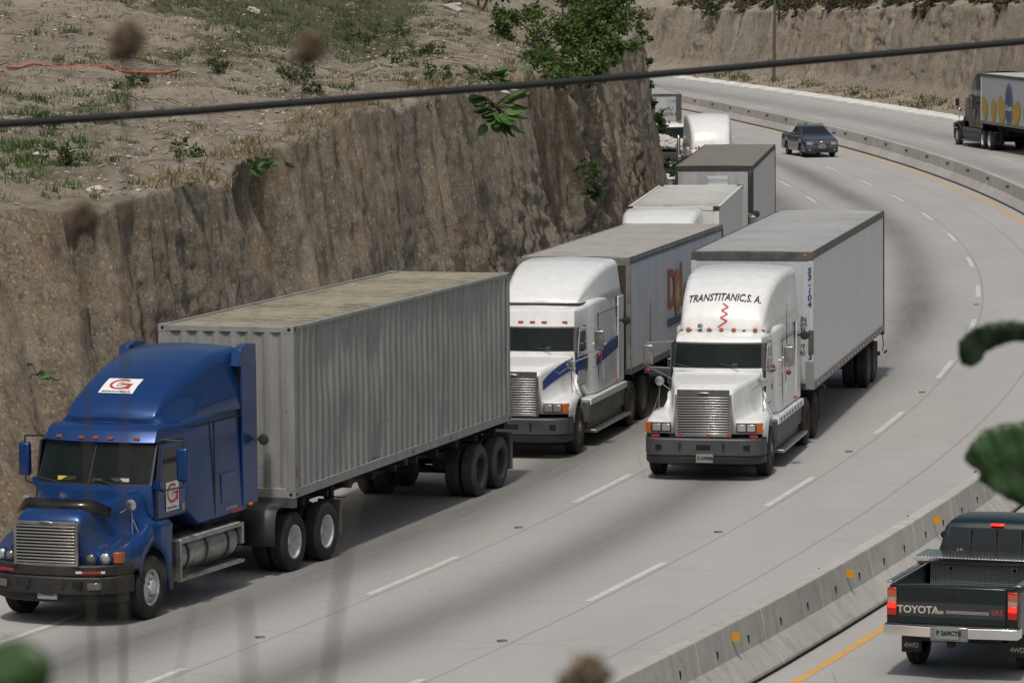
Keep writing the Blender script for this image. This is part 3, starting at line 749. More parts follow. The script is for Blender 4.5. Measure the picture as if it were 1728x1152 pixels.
# ------------------------------------------------------------------ wheels
def wheel(parent, x, y, side, r=0.5, w=0.28, kind='front', tyre=rubber, rim=rimwhite, n=30, child='rim', name='wheel'):
    """tyre as the part, rim as its sub-part; side=+1 outer face towards +y"""
    mb = MB(); h = w / 2; s = side; ri = r * 0.56
    prof = [(ri, -h * .8), (ri + .03, -h), (r * .86, -h * 1.0), (r - .03, -h * .9), (r, -h * .7), (r, -h * .05), (r - .012, 0), (r, h * .05), (r, h * .7), (r - .03, h * .9), (r * .86, h), (ri + .03, h), (ri, h * .8), (ri - .01, h * .5)]
    mb.lathe([(a, b * s) for a, b in prof], (0, 0, 0), tyre, n)
    # tread blocks cut as grooves round the tread
    t = mb.build(name, parent, loc=(x, y, r), sharp=30)
    rm = MB()
    if kind == 'front':
        p = [(ri + .005, h * .86), (ri - .02, h * .8), (ri - .035, h * .45), (ri * .86, h * .38), (ri * .78, h * .62), (ri * .6, h * .80), (ri * .42, h * .82), (ri * .40, h * 1.15), (ri * .2, h * 1.22), (0.0, h * 1.22)]
        bolts = [(ri * .5, h * .84)]
    elif kind == 'car':
        p = [(ri + .02, h * .9), (ri, h * .8), (ri * .92, h * .5), (ri * .8, h * .55), (ri * .3, h * .7), (0, h * .7)]; bolts = []
    else:
        p = [(ri + .005, h * .90), (ri - .015, h * .85), (ri - .03, h * .3), (ri - .04, -h * .4), (ri * .82, -h * .55), (ri * .55, -h * .5), (ri * .42, -h * .45), (ri * .36, h * .0), (ri * .2, h * .15), (0, h * .15)]
        bolts = [(ri * .58, -h * .47)]
    rm.lathe([(a, b * s) for a, b in p], (0, 0, 0), rim, n)
    for br, bo in bolts:
        for k in range(10):
            a = 2 * math.pi * k / 10
            c = Vector((br * math.cos(a), bo * s, br * math.sin(a))); rm.cyl(c, c + Vector((0, .035 * s, 0)), .013, chromed if rim is rimwhite else rim, 6)
    if kind != 'car':
        for k in range(4 if kind == 'dual' else 2):
            a = math.pi / 2 * k + .5; c = Vector((ri * .73 * math.cos(a), (h * .60 if kind == 'front' else -h * .50) * s, ri * .73 * math.sin(a)))
            rm.cyl(c, c + Vector((0, .012 * s, 0)), .03, void, 8)
    else:
        for k in range(5):
            a = 2 * math.pi * k / 5 + .3; c = Vector((ri * .55 * math.cos(a), h * .60 * s, ri * .55 * math.sin(a)))
            rm.cyl(c, c + Vector((0, .03 * s, 0)), .045, void, 6)
    q = rm.build(child, t, sharp=30)
    return t

def dual(parent, x, side, hy=1.22, **kw):
    a = wheel(parent, x, side * (hy - .14), side, kind='dual', **kw)
    kw2 = dict(kw); kw2['n'] = 20
    b = wheel(parent, x, side * (hy - .14 - .33), side, kind='dual', **kw2)

# ------------------------------------------------------------------ tractor
def arch(x, ax, rad, zc, low_b, low_f):
    d = abs(x - ax)
    if d < rad: return zc + math.sqrt(rad * rad - d * d)
    return low_f if x > ax else low_b

def tractor(root, style='square', paint=None, hood_paint=None, front_axle=5.95, rim=rimdirty, tyre=rubber, fairing=True, stripe=False, sleeper=True,
            drive_rim=None, bumper_m=None, detail=2, mirror_m=None, hood=True, lights5=True, fair_h=3.78, drives=(.68, -.68), fair_style='tall', roofz=None, face_lights=False, cab_dy=0):
    P = paint or white; aero = style == 'aero'; drive_rim = drive_rim or rim
    bumper_m = bumper_m or (black if aero else steel)
    ax = front_axle
    # frame rails
    mb = MB()
    for sg in (-1, 1): mb.box(-1.6, ax + .7, sg * .42 - .05, sg * .42 + .05, .72, 1.0, framem)
    for x in (-1.2, 0, 1.6, 3.0): mb.box(x - .1, x + .1, -.42, .42, .75, .95, framem)
    for x in drives + (ax,): mb.cyl((x, -.95, .5), (x, .95, .5), .09, framem, 8)
    mb.cyl((0, 0, 1.0), (0, 0, 1.1), .5, framem, 16)
    mb.box(-.5, 4.2, -.35, .35, .45, .75, framem)
    mb.build("chassis", root, smooth=False)
    for sg in (1, -1):
        wheel(root, ax, sg * 1.06, sg, kind='front', tyre=tyre, rim=rim)
        for x in drives: dual(root, x, sg, tyre=tyre, rim=drive_rim)
    # hood and front wings
    zr = 2.0 if aero else 1.94
    if hood:
        if aero:
            #      x    zt    hw    r    zj    ow   zf
            K = [(5.80, 1.98, .96, .20, 1.50, 1.09, 1.50), (6.0, 1.95, .88, .2, 1.42, 1.16, 1.45), (6.3, 1.91, .76, .2, 1.34, 1.20, 1.38), (6.7, 1.86, .67, .2, 1.24, 1.20, 1.30),
                 (7.0, 1.82, .62, .18, 1.20, 1.18, 1.23), (7.15, 1.79, .60, .16, 1.19, 1.15, 1.20), (7.25, 1.74, .585, .14, 1.18, 1.11, 1.18), (7.31, 1.67, .575, .1, 1.17, 1.05, 1.16), (7.34, 1.62, .565, .06, 1.16, 1.0, 1.13)]
            sweep = .42
        else:
            K = [(5.2, 1.97, .90, .07, 1.55, .95, 1.56), (5.35, 1.95, .88, .08, 1.25, 1.10, 1.28), (5.6, 1.93, .85, .09, 1.23, 1.17, 1.30), (6.1, 1.89, .76, .10, 1.21, 1.20, 1.27), (6.5, 1.85, .67, .10, 1.17, 1.20, 1.22),
                 (6.75, 1.81, .62, .10, 1.15, 1.19, 1.19), (6.86, 1.78, .60, .09, 1.14, 1.18, 1.16), (6.93, 1.72, .585, .06, 1.13, 1.17, 1.13)]
            sweep = .10
        st = []; n = 30; x0, x1 = K[0][0], K[-1][0]; AR = .64
        if aero: K = [(5.30, 1.50, 1.02, .2, 1.40, 1.17, 1.42), (5.79, 1.52, 1.02, .2, 1.42, 1.17, 1.44)] + K; x0 = 5.30
        xs = [x0 + (x1 - x0) * i / n for i in range(n + 1)]
        for x in xs:
            zt, hw, r, zj, ow, zf = lerp(K, x); zl = min(arch(x, ax, AR, .5, .36, .86), zf - .1)
            p = [(0, zt + .02), (hw * .5, zt + .014)]
            for k in range(5):
                a = math.pi / 2 * (1 - k / 4); p.append((hw - r + r * math.cos(a), zt - r + r * math.sin(a)))
            hj = hw + .03 + (0.06 if aero else 0)
            p += [(hw + .01, (zt - r + zj) / 2), (hj, zj + .07), (hj + .05, zj + .015)]
            p += [(max(hj + .06, ow - .16), zf + .0), (max(hj + .07, ow - .05), zf - .025), (ow, zf - .09), (ow + .005, (zf - .09 + zl) / 2), (ow, zl)]
            st.append((x, p))
        def xf(x, y, z):
            t = (x - x0) / (x1 - x0)
            return x - sweep * t * t * (abs(y) / 1.15) ** 2.4
        mb = MB(); mb.loft(st, hood_paint or P, xf=xf)
        zb = .92
        x, pr = st[-1]
        for sg in (1, -1):
            v = []; f = []
            for (y, z) in pr: v.append((xf(x, y, z), sg * y, z)); v.append((xf(x, y, z), sg * y, min(z, zb)))
            f = [(2 * i, 2 * i + 1, 2 * i + 3, 2 * i + 2) for i in range(len(pr) - 1)]; mb.add(v, f, hood_paint or P)
        hd = mb.build("hood", root, sharp=50)
        d = hd.modifiers.new("s", 'SOLIDIFY'); d.thickness = .03; d.offset = -1
        # dark inner wheel arch and engine bay mass
        mb = MB(); mb.box(5.0, ax + .70, -.50, .50, .6, 1.50, void); mb.build("engine_bay", root, smooth=False)
        if stripe:
            pass
    # bumper
    fx = 7.32 if aero else 7.02
    mb = MB()
    if aero:
        pl = lambda k: [(fx + .10, 0), (fx + .08, .45), (fx - .02, .8), (fx - .17, 1.02), (fx - .42, 1.17), (fx - .62, 1.2), (fx - .62, 1.0), (fx - .3, .8), (fx - .2, 0)]
        z0, z1 = .40, .98
    else:
        pl = lambda k: [(fx + .10, 0), (fx + .09, .75), (fx + .03, .98), (fx - .12, 1.13), (fx - .38, 1.2), (fx - .5, 1.2), (fx - .5, 1.05), (fx - .15, .9), (fx - .12, 0)]
        z0, z1 = .34, .84
    half = pl(0); full = half + [(x, -y) for x, y in reversed(half[:-1]) if y > 0]
    full = [(x, y) for x, y in half] + [(x, -y) for x, y in reversed(half) if y > 0]
    if aero:
        mb.prism(full, 'z', z0 + .12, .80, bumper_m)
        mb.prism([(x - .03, y * .99) for x, y in full], 'z', .80, z1, bumper_m)
        mb.prism([(x - .12 if x > fx - .3 else x, y * .93) for x, y in full], 'z', z0 - .02, z0 + .12, bumper_m)
    else:
        mb.prism(full, 'z', .50, z1, bumper_m); mb.prism([(x - .02, y * .995) for x, y in full], 'z', z0, .50, black)
    bp = mb.build("bumper", root, bev=.025)
    if detail:
        mb = MB()
        if aero:
            mb.box(fx + .0, fx + .075, -.50, .62, .64, .74, void)
            for sg in (-1, 1):
                mb.box(fx + .04, fx + .12, sg * .30 - .03, sg * .30 + .03, .64, .74, framem)
            mb.build("bumper_opening", root, smooth=False)
            for sg in (-1, 1):
                f_ = MB(); f_.obox((fx - .02, sg * .79, .66), (.03, -.012 * sg, 0), (.035 * 1, .09 * sg * 1, 0) if False else (-.03 * 1, .085 * sg, 0), (0, 0, .055), lensd); f_.build("fog_lamp", root, bev=.01)
            for sg in (-1, 1):
                for a, b, mm in ((.52, .62, whitetape), (.62, .80, redpaint), (.80, .84, whitetape)):
                    pass
            tp = MB()
            tp.obox((fx + .055, .57, .88), (.004, .0, 0), (-.012, .05, 0), (0, 0, .018), whitetape)
            tp.obox((fx + .0, .76, .88), (.006, .0, 0), (-.047, .14, 0), (0, 0, .018), redpaint)
            tp.obox((fx - .065, .92, .88), (.006, .0, 0), (-.02, .03, 0), (0, 0, .018), whitetape)
            tp.obox((fx + .02, -.70, .88), (.006, .0, 0), (.047, .14, 0), (0, 0, .018), redpaint)
            tp.build("reflective_tape", root, smooth=False)
        else:
            for yy, w in ((-.86, .075), (0.02, .14), (.86, .075)):
                o_ = MB(); o_.box(fx + (.0 if abs(yy) > .5 else .05), fx + (.075 if abs(yy) > .5 else .103), yy - w, yy + w, .62, .72, void)
                if abs(yy) > .5: o_.mats and None
                o_.build("bumper_opening", root, smooth=False)
            for yy in (-.45, .42):
                o_ = MB(); o_.cyl((fx + .05, yy, .70), (fx + .16, yy, .70), .022, black, 8); o_.box(fx + .1, fx + .13, yy - .02, yy + .02, .67, .76, black); o_.build("tow_hook", root)
    # grille
    if detail:
        gx = 7.36 if aero else 6.955; gw, g0, g1 = (.52, 1.0, 1.60) if aero else (.52, .90, 1.66)
        mb = MB(); mb.box(gx - .03, gx - .005, -gw, gw, g0, g1, void)
        nb = 12 if aero else 15
        fm = chromed if aero else chromed
        t_ = .035; th = .13 if not aero else .05
        mb.box(gx - .03, gx + .02, -gw - t_, -gw + .012, g0 - t_, g1 + t_, fm); mb.box(gx - .03, gx + .02, gw - .012, gw + t_, g0 - t_, g1 + t_, fm)
        mb.box(gx - .03, gx + .017, -gw, gw, g1, g1 + th, fm if aero else railgrey); mb.box(gx - .03, gx + .017, -gw, gw, g0 - t_, g0, fm)
        for k in range(nb):
            z = g0 + (g1 - g0) * (k + .5) / nb
            mb.obox((gx + .012, 0, z), (.016, 0, .004), (0, gw - .012, 0), (0, 0, (g1 - g0) / nb * .23), chrome)
        for yy in (-gw / 3, gw / 3): mb.box(gx - .01, gx + .0, yy - .008, yy + .008, g0, g1, void)
        g = mb.build("grille", root, bev=.006)
        bd = MB(); zc = g1 + .035 if aero else g1 + .06
        bd.ball((gx + .02, 0, zc), .02, .13, .026, chromed, 8); bd.ball((gx + .028, 0, zc), .018, .11, .016, black, 8); bd.build("badge", g)
        for sg in (-1, 1):
            if aero:
                for yy, xx, rr_ in ((.70, 7.22, .085), (.90, 7.13, .095)):
                    h_ = MB(); c = (xx, sg * yy, 1.08)
                    h_.lathe([(rr_ + .02, -.06), (rr_ + .02, .012), (rr_, .02), (rr_ - .01, .0)], c, P, 20, 'x'); h_.lathe([(rr_, .0), (rr_ * .7, .03), (rr_ * .35, .045), (0, .05)], c, lens if yy > .8 else lensd, 20, 'x')
                    h_.build("headlight", root)
                a_ = MB(); a_.obox((6.97, sg * 1.065, 1.08), (.05, -.0, 0), (-.03, .065 * sg, 0), (0, 0, .085), amber); a_.build("turn_signal", root, bev=.015)
            else:
                h_ = MB(); h_.obox((6.86, sg * .85, 1.04), (.06, 0, 0), (-.015, .2 * sg, 0), (0, 0, .095), raildark); hb = h_.build("headlight_bezel", root, bev=.01)
                for yy in (.75, .94):
                    l_ = MB(); l_.obox((6.925 - (yy - .75) * .08, sg * yy, 1.04), (.012, 0, 0), (-.006, .082 * sg, 0), (0, 0, .07), lens); l_.build("headlight", root, bev=.012)
                a_ = MB(); a_.obox((6.85, sg * 1.105, 1.04), (.07, 0, 0), (-.025, .055 * sg, 0), (0, 0, .1), amber); a_.build("turn_signal", root, bev=.012)
    # cab (and sleeper)
    hwc = 1.07 if aero else .97; hws = 1.10
    wt, rf = (2.67, 2.95) if aero else (2.52, roofz or 2.70)      # top of windscreen, roof
    bfx = 5.86 if aero else 5.22
    def fxz(z):
        return lerp([(1.0, bfx), (2.02, bfx), (wt, bfx - .33 if aero else bfx - .22), (wt + .03, bfx - (.23 if aero else .16)), (wt + (.1 if aero else .06), bfx - (.24 if aero else .17)), (rf - .05, bfx - (.40 if aero else .26)), (rf, bfx - .55)], z)[0]
    xb = 2.35 if aero else 1.15
    if not sleeper: xb = 3.4
    st = []
    for x in (xb, xb + .05, 2.45, 3.2, 3.75, 3.95, 4.15, 4.6, bfx):
        if x < xb: continue
        t = max(0, min(1, ((4.45 if aero else 4.2) - x) / .4)) if sleeper else 0
        hw = hwc + (hws - hwc) * t; 
        rfx = rf + (.08 * t if not aero else 0.04 * t)
        zb = 1.02 if not aero else 1.22
        if x > 4.6: hw = hwc - .03
        st.append((x, rrz(hw, hw - .05 - (.03 if x > 4.6 else 0), zb + (.28 if x > 4.5 else 0), rfx, .10, (1.5, 2.02, 2.25, wt - .01, wt + .03), .02)))
    def xfc(x, y, z):
        if x < bfx - .01: return x
        return fxz(z) - .16 * (abs(y) / 1.0) ** 2.5
    mb = MB(); mb.loft(st, P, cap0=True, cap1=True, xf=xfc, ny=10)
    cab = mb.build("cab", root, sharp=42)
    # windscreen: frame rim, dark sheet painted for the shaded cab inside, tinted glass
    def screen(o, a0, a1, z0, z1, m, name, par, th=.0):
        mb = MB(); nu, nv = 12, 4; v = []
        for j in range(nv + 1):
            z = z0 + (z1 - z0) * j / nv; k = j / nv
            for i in range(nu + 1):
                y = (a0 + (a1 - a0) * i / nu) * (1 - .03 * k); v.append((fxz(z) - .16 * (abs(y) / 1.0) ** 2.5 + o, y, z))
        mb.add(v, [(j * (nu + 1) + i, j * (nu + 1) + i + 1, (j + 1) * (nu + 1) + i + 1, (j + 1) * (nu + 1) + i) for j in range(nv) for i in range(nu)], m)
        ob = mb.build(name, par)
        return ob
    hwW = hwc - .09; zt_ = wt - .05 if aero else wt - .05
    zt_ = wt - .03
    screen(.006, -hwW - .03, hwW + .03, 2.045, zt_ + .02, black, "window_frame", cab)
    screen(.010, -hwW, hwW, 2.075, zt_, interior, "cab_backing", cab)
    if detail:
        pmb = MB()
        items = ((-.42, 2.13, .16, .030, papery), (.12, 2.12, .08, .022, paperw), (.50, 2.13, .17, .026, paperw)) if aero else ((.36, 2.12, .05, .02, paperw),)
        for yy, zz, w_, h_, m_ in items:
            xx = fxz(zz) - .16 * abs(yy) ** 2.5 + .02; pmb.obox((xx, yy, zz), (.003, 0, 0), (0, w_, 0), (-.3 * h_, 0, h_), m_)
        pmb.build("paper", cab, smooth=False)
    screen(.030, -hwW, hwW, 2.075, zt_, glass, "windscreen", root)
    if detail:
        w_ = MB()
        if aero: w_.obox((fxz(2.36) + .037, .0, 2.36), (.006, 0, 0), (0, .012, 0), (-.15, 0, .29), black); w_.build("window_divider", cab, smooth=False)
        for yy, dx in ((-.5, 1), (.45, 1)):
            w_ = MB(); a = Vector((fxz(2.07) + .05, yy, 2.06)); b = Vector((fxz(2.12) + .045 - .02, yy - .38, 2.13)); w_.tube([a, b], .009, black, 5); w_.build("wiper", root)
        # visor seam lights
        ys = (-.68, -.25, 0, .25, .68)
        for yy in ys:
            m_ = MB(); zz = wt + (.12 if aero else .18); 
            if face_lights: m_.obox((fxz(2.66) - .16 * abs(yy) ** 2.5 + .012, yy, 2.64), (.012, 0, 0), (0, .055, 0), (0, 0, .022), amberd)
            elif aero: m_.obox((fxz(zz) - .16 * abs(yy) ** 2.5 + .012, yy, zz - .03), (.012, 0, 0), (0, .055, 0), (0, 0, .022), amberd)
            else:
                zz = rf + .02; xx = bfx - .62 - .1 * yy * yy; m_.ball((xx, yy, zz + .03), .07, .045, .055, amberd, 8)
            m_.build("marker_light", root, bev=.006 if aero else 0)
    # side doors, windows, trim
    for sg in (1, -1):
        yy = sg * (hwc - .025)
        d0, d1 = (4.62, 5.62) if aero else (4.22, 5.08)
        zb = 1.50 if aero else 1.32
        top = 2.66 if aero else 2.5
        mb = MB(); seam = black
        mb.box(d0 - .006, d0 + .006, yy - .02, yy + sg * .012 + .006 * 0, zb, top, seam) if sg > 0 else mb.box(d0 - .006, d0 + .006, yy - .012, yy + .02, zb, top, seam)
        dw = MB(); y0, y1 = sorted((sg * (hwc - .03), sg * (hwc + .012)))
        dw.prism([(d0, zb), (d1, zb), (d1 - .02, 2.0), (d1 - .18, top), (d0, top)], 'y', y0, y1, P); door = dw.build("door", root, bev=.012)
        e0, e1 = sorted((sg * (hwc - .03), sg * (hwc + .004))); ds = MB(); ds.prism([(d0 - .018, zb - .018), (d1 + .018, zb - .018), (d1 - .0, 2.0), (d1 - .16, top + .018), (d0 - .018, top + .018)], 'y', e0, e1, black); ds.build("door_gap", door, smooth=False)  # black slab stands in for the shade in the gap round the door
        g0, g1 = sorted((sg * (hwc - .02), sg * (hwc + .018)))
        gl = MB(); gl.prism([(d0 + .1, 2.02), (d1 - .08, 1.98), (d1 - .10, 2.05), (d1 - .24, top - .07), (d0 + .1, top - .07)], 'y', g0, g1, glassdark); gl.build("window", door, bev=.004)
        hn = MB(); q0, q1 = sorted((sg * (hwc + .01), sg * (hwc + .03))); hn.box(d0 + .06, d0 + .15, q0, q1, 1.55, 1.66, chromed); hn.build("handle", door, bev=.004)
        if detail and not aero and sleeper:
            gr = MB()
            for (gx_, z0_, z1_) in ((4.12, 1.62, 2.12), (3.62, 1.62, 2.12)):
                gr.tube([(gx_, sg * 1.09, z0_), (gx_, sg * 1.17, z0_), (gx_, sg * 1.17, z1_), (gx_, sg * 1.09, z1_)], .012, chromed, 6)
            gr.build("grab_rail", root)
        if detail and sleeper:
            hatch = MB(); q0, q1 = sorted((sg * (hws - .02), sg * (hws + .006)))
            if aero: hatch.box(2.75, 3.3, q0, q1, 1.45, 1.95, P)
            else: hatch.box(2.5, 3.05, q0, q1, 1.25, 2.0, P)
            hatch.build("luggage_hatch", root, bev=.01)
        # mirror
        mm = mirror_m or (P if aero else chromed)
        mr = MB(); mx = 5.35 if aero else 5.0; my = 1.40 if aero else 1.42
        if aero:
            mr.box(mx - .06, mx + .06, sg * my - .10, sg * my + .10, 2.08, 2.62, mm)
        else: mr.box(mx - .035, mx + .03, sg * my - .10, sg * my + .10, 2.08, 2.48, mm)
        mo = mr.build("mirror", root, bev=.04 if aero else .02)
        br = MB(); 
        if aero:
            br.tube([(mx, sg * my, 2.62), (mx, sg * my, 2.72), (mx + .05, sg * (hwc - .02), 2.74)], .016, black, 6); br.tube([(mx, sg * my, 2.08), (mx, sg * my, 2.0), (mx + .15, sg * (hwc - .02), 1.93)], .016, black, 6)
            br.box(mx + .12, mx + .28, sg * hwc - .06, sg * hwc + .06, 1.98, 2.1, P)
        else:
            br.tube([(mx - .02, sg * my, 2.03), (mx - .02, sg * my, 2.53)], .012, chromed, 6); br.tube([(mx, sg * (my + .03), 2.52), (mx + .02, sg * .9, 2.56)], .013, chromed, 6)
            br.tube([(mx, sg * (my + .03), 2.04), (mx + .02, sg * .9, 2.02)], .013, chromed, 6); br.tube([(mx, sg * my, 2.04), (mx + .2, sg * .9, 1.82)], .011, chromed, 6)
            br.ball((mx, sg * my, 1.96), .05, .05, .055, mat("marker red ball", (.18, .02, .02), .4), 6)
        br.build("bracket", mo)
        # convex spot mirror on a tripod on the wing
        if detail:
            sm = MB(); c = Vector((6.0 if not aero else 6.25, sg * (1.03 if not aero else .92), 1.86 if not aero else 1.80))
            sm.lathe([(.0, -.06), (.05, -.05), (.085, -.02), (.095, 0), (.09, .01), (.0, .035)], c, chrome, 16, 'x'); so = sm.build("spot_mirror", root)
            tb = MB(); bz = 1.24 if not aero else 1.34
            tb.tube([c + Vector((-.03, 0, -.09)), (c.x, c.y + sg * .02, bz)], .011, chromed, 5); tb.tube([c + Vector((-.03, 0, -.2)), (c.x - .02, c.y + sg * .13, bz)], .009, chromed, 5)
            tb.tube([c + Vector((-.03, 0, -.02)), (c.x + .05, sg * .72, 1.66 if aero else 1.62)], .011, chromed, 5)
            tb.ball((c.x, c.y + sg * .02, bz), .025, .025, .02, chromed, 5); tb.ball((c.x - .02, c.y + sg * .13, bz), .025, .025, .02, chromed, 5)
            tb.build("bracket", so)
    # tanks, side skirts and steps
    for sg in (1, -1):
        if aero:
            tk = MB(); tk.cyl((2.85, sg * .86, .82), (5.0, sg * .86, .82), .30, chromed, 24)
            for x in (3.2, 4.0, 4.7): tk.lathe([(.312, -.03), (.312, .03)], (x, sg * .86, .82), black, 24, 'x')
            tk.build("fuel_tank", root, sharp=50)
            stp = MB(); q0, q1 = sorted((sg * 1.0, sg * 1.22))
            stp.box(2.72, 5.12, q0, q1, 1.04, 1.10, chromed); stp.box(2.72, 5.12, q0, q1, .44, .49, chromed); stp.box(5.06, 5.12, q0, q1, .49, 1.04, chromed); stp.box(2.72, 2.80, q0, q1, .75, 1.04, chromed)
            for x in [2.8 + i * .11 for i in range(21)]:
                stp.box(x, x + .03, q0 + .02, q1 - .02, 1.10, 1.108, chromed); stp.box(x, x + .03, q0 + .02, q1 - .02, .49, .498, chromed)
            stp.build("step", root, bev=.006)
        else:
            q0, q1 = sorted((sg * .62, sg * 1.16))
            sk = MB(); sk.box(1.05, 4.85, q0, q1, .52, .98, steel if not stripe else railgrey); sk.build("side_skirt", root, bev=.03)
            tp_ = MB(); tp_.box(1.02, 4.75, sorted((sg * .7, sg * 1.19))[0], sorted((sg * .7, sg * 1.19))[1], .88, 1.02, P)
            if not stripe:
                for i in range(8): 
                    x = 1.4 + i * .42; a, b = sorted((sg * 1.18, sg * 1.195)); tp_.box(x, x + .12, a, b, .905, .985, black)
            tp_.build("side_step_panel", root, bev=.015)
            a, b = sorted((sg * 1.0, sg * 1.28)); ls = MB(); ls.box(1.1, 4.7, a, b, .30, .36, chromed); ls.box(1.1, 4.7, sorted((sg * 1.0, sg * 1.10))[0], sorted((sg * 1.0, sg * 1.10))[1], .36, .52, railgrey); ls.build("step", root, bev=.01)
    # mud flaps in front of drives (aero) and behind
    if aero:
        for sg in (1, -1):
            a, b = sorted((sg * .62, sg * 1.22)); mf = MB(); v = []
            path = [(1.55, .52), (1.52, .9), (1.45, 1.10), (1.3, 1.18), (.95, 1.2)]
            for (x, z) in path: v += [(x, a, z), (x, b, z)]
            mf.add(v, [(2 * i, 2 * i + 1, 2 * i + 3, 2 * i + 2) for i in range(len(path) - 1)], mat("grey mudguard", (.045, .047, .052), .5)); mf.build("mudguard", root, solid=.02)
            q0, q1 = sorted((sg * .7, sg * 1.15)); f2 = MB(); f2.box(-1.45, -1.43, q0, q1, .35, .95, grey_sh); f2.build("mud_flap", root)
    else:
        for sg in (1, -1):
            q0, q1 = sorted((sg * .65, sg * 1.2)); f2 = MB(); f2.box(-1.42, -1.4, q0, q1, .3, .95, black); f2.build("mud_flap", root)
    # round cap of exhaust beside the sleeper edge
    if detail and sleeper:
        ex = MB(); xe = 1.45 if not aero else 2.0; ex.tube([(xe + .1, .98, 2.40), (xe, 1.25, 2.38)], .025, black, 6); ex.lathe([(.0, -.03), (.07, -.02), (.095, .02), (.08, .05), (0, .07)], (xe, 1.27, 2.38), black, 16, 'x'); ex.build("round_marker", root)
        ml = MB(); ml.ball((1.75 if not aero else 2.25, 1.13, 1.12 if not aero else 1.33), .07, .035, .035, amber, 6); ml.build("side_marker_light", root)
    # roof fairing
    fair = None
    if fairing:
        zb = rf + .05
        H = fair_h
        if aero: K2 = [(5.12, .02, .86), (5.07, .10, .92), (4.9, .24, .95), (4.55, .42, .98), (4.1, .58, 1.01), (3.6, .71, 1.04), (3.1, .80, 1.07), (2.8, .84, 1.09), (2.2, .87, 1.11)]
        elif fair_style == 'tall': K2 = [(4.52, .02, .84), (4.49, .14, .88), (4.38, .32, .91), (4.15, .56, .94), (3.8, .76, .97), (3.3, .93, 1.01), (2.8, 1.02, 1.05), (2.3, 1.05, 1.08), (1.9, 1.05, 1.10), (1.2, 1.05, 1.11)]
        else: K2 = [(4.35, .02, .84), (4.3, .10, .88), (4.1, .25, .91), (3.8, .45, .94), (3.3, .68, .98), (2.8, .85, 1.02), (2.3, .96, 1.06), (2.0, 1.0, 1.08), (1.2, 1.02, 1.10)]
        sc = (H - zb) / K2[-1][1]; st = []
        N = 26; a0, a1 = K2[0][0], K2[-1][0]
        for i in range(N + 1):
            t = i / N; x = a0 + (a1 - a0) * (t ** 1.3)
            K3 = [(k[0], k[1], k[2]) for k in reversed(K2)]
            h, w = lerp(K3, x); zt = zb + h * sc; r = min(.17 if not aero else .2, max(.01, (zt - zb) * .45))
            st.append((x, rr(w, w * (.93 if not aero else .86), zb - .06, zt, r, .005, .04 if i else .01, n=6)))
        st = list(reversed(st))
        def xff(x, y, z): return x - .10 * (abs(y) / 1.0) ** 3 * (1 if x > 2.5 else 0) * min(1, (x - 2.5) / 1.0)
        mb = MB(); mb.loft(st, P, xf=xff, cap0=False, cap1=True); fair = mb.build("roof_fairing", root, sharp=60)
        if detail and not aero:
            sm = MB()
            sm.loft([(x, rr(w_ + .012, w_ + .012, rf + .02, rf + .055, .01, .005, .0, n=5)) for x, w_ in ((1.25, 1.08), (2.6, 1.0), (4.0, .91), (4.52, .84))], black, xf=xff, cap1=True); 
            sm.build("fairing_seal", root)
    if aero and detail:
        sm = MB()
        for sg in (1, -1):
            a, b = sorted((sg * (hws - .02), sg * (hws + .004)))
            sm.box(3.55, 3.562, a, b, 1.3, rf - .1, void); sm.box(2.5, 4.45, a, b, rf - .13, rf - .118, void)
        sm.build("panel_seam", cab, smooth=False)
    if detail and not aero and sleeper:
        sm = MB()
        for sg in (1, -1):
            a, b = sorted((sg * (hws - .02), sg * (hws + .003)))
            sm.box(3.55, 3.56, a, b, 1.1, rf - .2, railgrey); sm.box(1.2, 3.7, a, b, rf - .24, rf - .23, railgrey)
        sm.build("panel_seam", cab, smooth=False)
    # side extenders behind the sleeper
    if sleeper and fairing:
        for sg in (1, -1):
            a, b = sorted((sg * 1.075, sg * 1.115)); ee = MB()
            x0_, x1_ = (.98, 1.55) if not aero else (1.92, 2.5)
            ee.box(x0_, x1_, a, b, 1.05 if not aero else 1.32, rf - .02 if not aero else fair_h - .25, P)
            if aero: ee.prism([(x0_, fair_h - .3), (x1_ + .1, fair_h - .3), (x1_, fair_h - .02), (x0_ + .3, fair_h + .05), (x0_, fair_h + .03)], 'y', *sorted((sg * .94, sg * 1.11)), P)
            ee.build("side_extender", root, bev=.015)
    if not sleeper:
        xs_ = MB(); xs_.tube([(3.2, -.8, .9), (3.2, -.8, 3.0), (3.1, -.8, 3.12)], .07, chromed, 12); xs_.build("exhaust_stack", root)
    return cab, fair

# ------------------------------------------------------------------ trailers
def bogie(par, xs, hy=1.22, rim=rimdark, tyre=rubber, name="wheel", nest=True):
    """wheels as sub-parts (tyre and rim in one mesh)"""
    for x in xs:
        for sg in (1, -1):
            for q in (0, 1):
                mb = MB(); h = .14; s = sg; r = .5; ri = .28; n = 26 if q == 0 else 18
                prof = [(ri, -h * .8), (ri + .03, -h), (r * .86, -h), (r - .03, -h * .9), (r, -h * .7), (r, h * .7), (r - .03, h * .9), (r * .86, h), (ri + .03, h), (ri, h * .8)]
                mb.lathe([(a, b * s) for a, b in prof], (0, 0, 0), tyre, n)
                p = [(ri + .005, h * .9), (ri - .02, h * .8), (ri - .04, -h * .5), (ri * .55, -h * .5), (ri * .4, -h * .4), (ri * .34, h * .25), (0, h * .3)]
                mb.lathe([(a, b * s) for a, b in p], (0, 0, 0), rim, n)
                mb.build(name, par, loc=(x, sg * (hy - .14 - .32 * q), r), sharp=30)
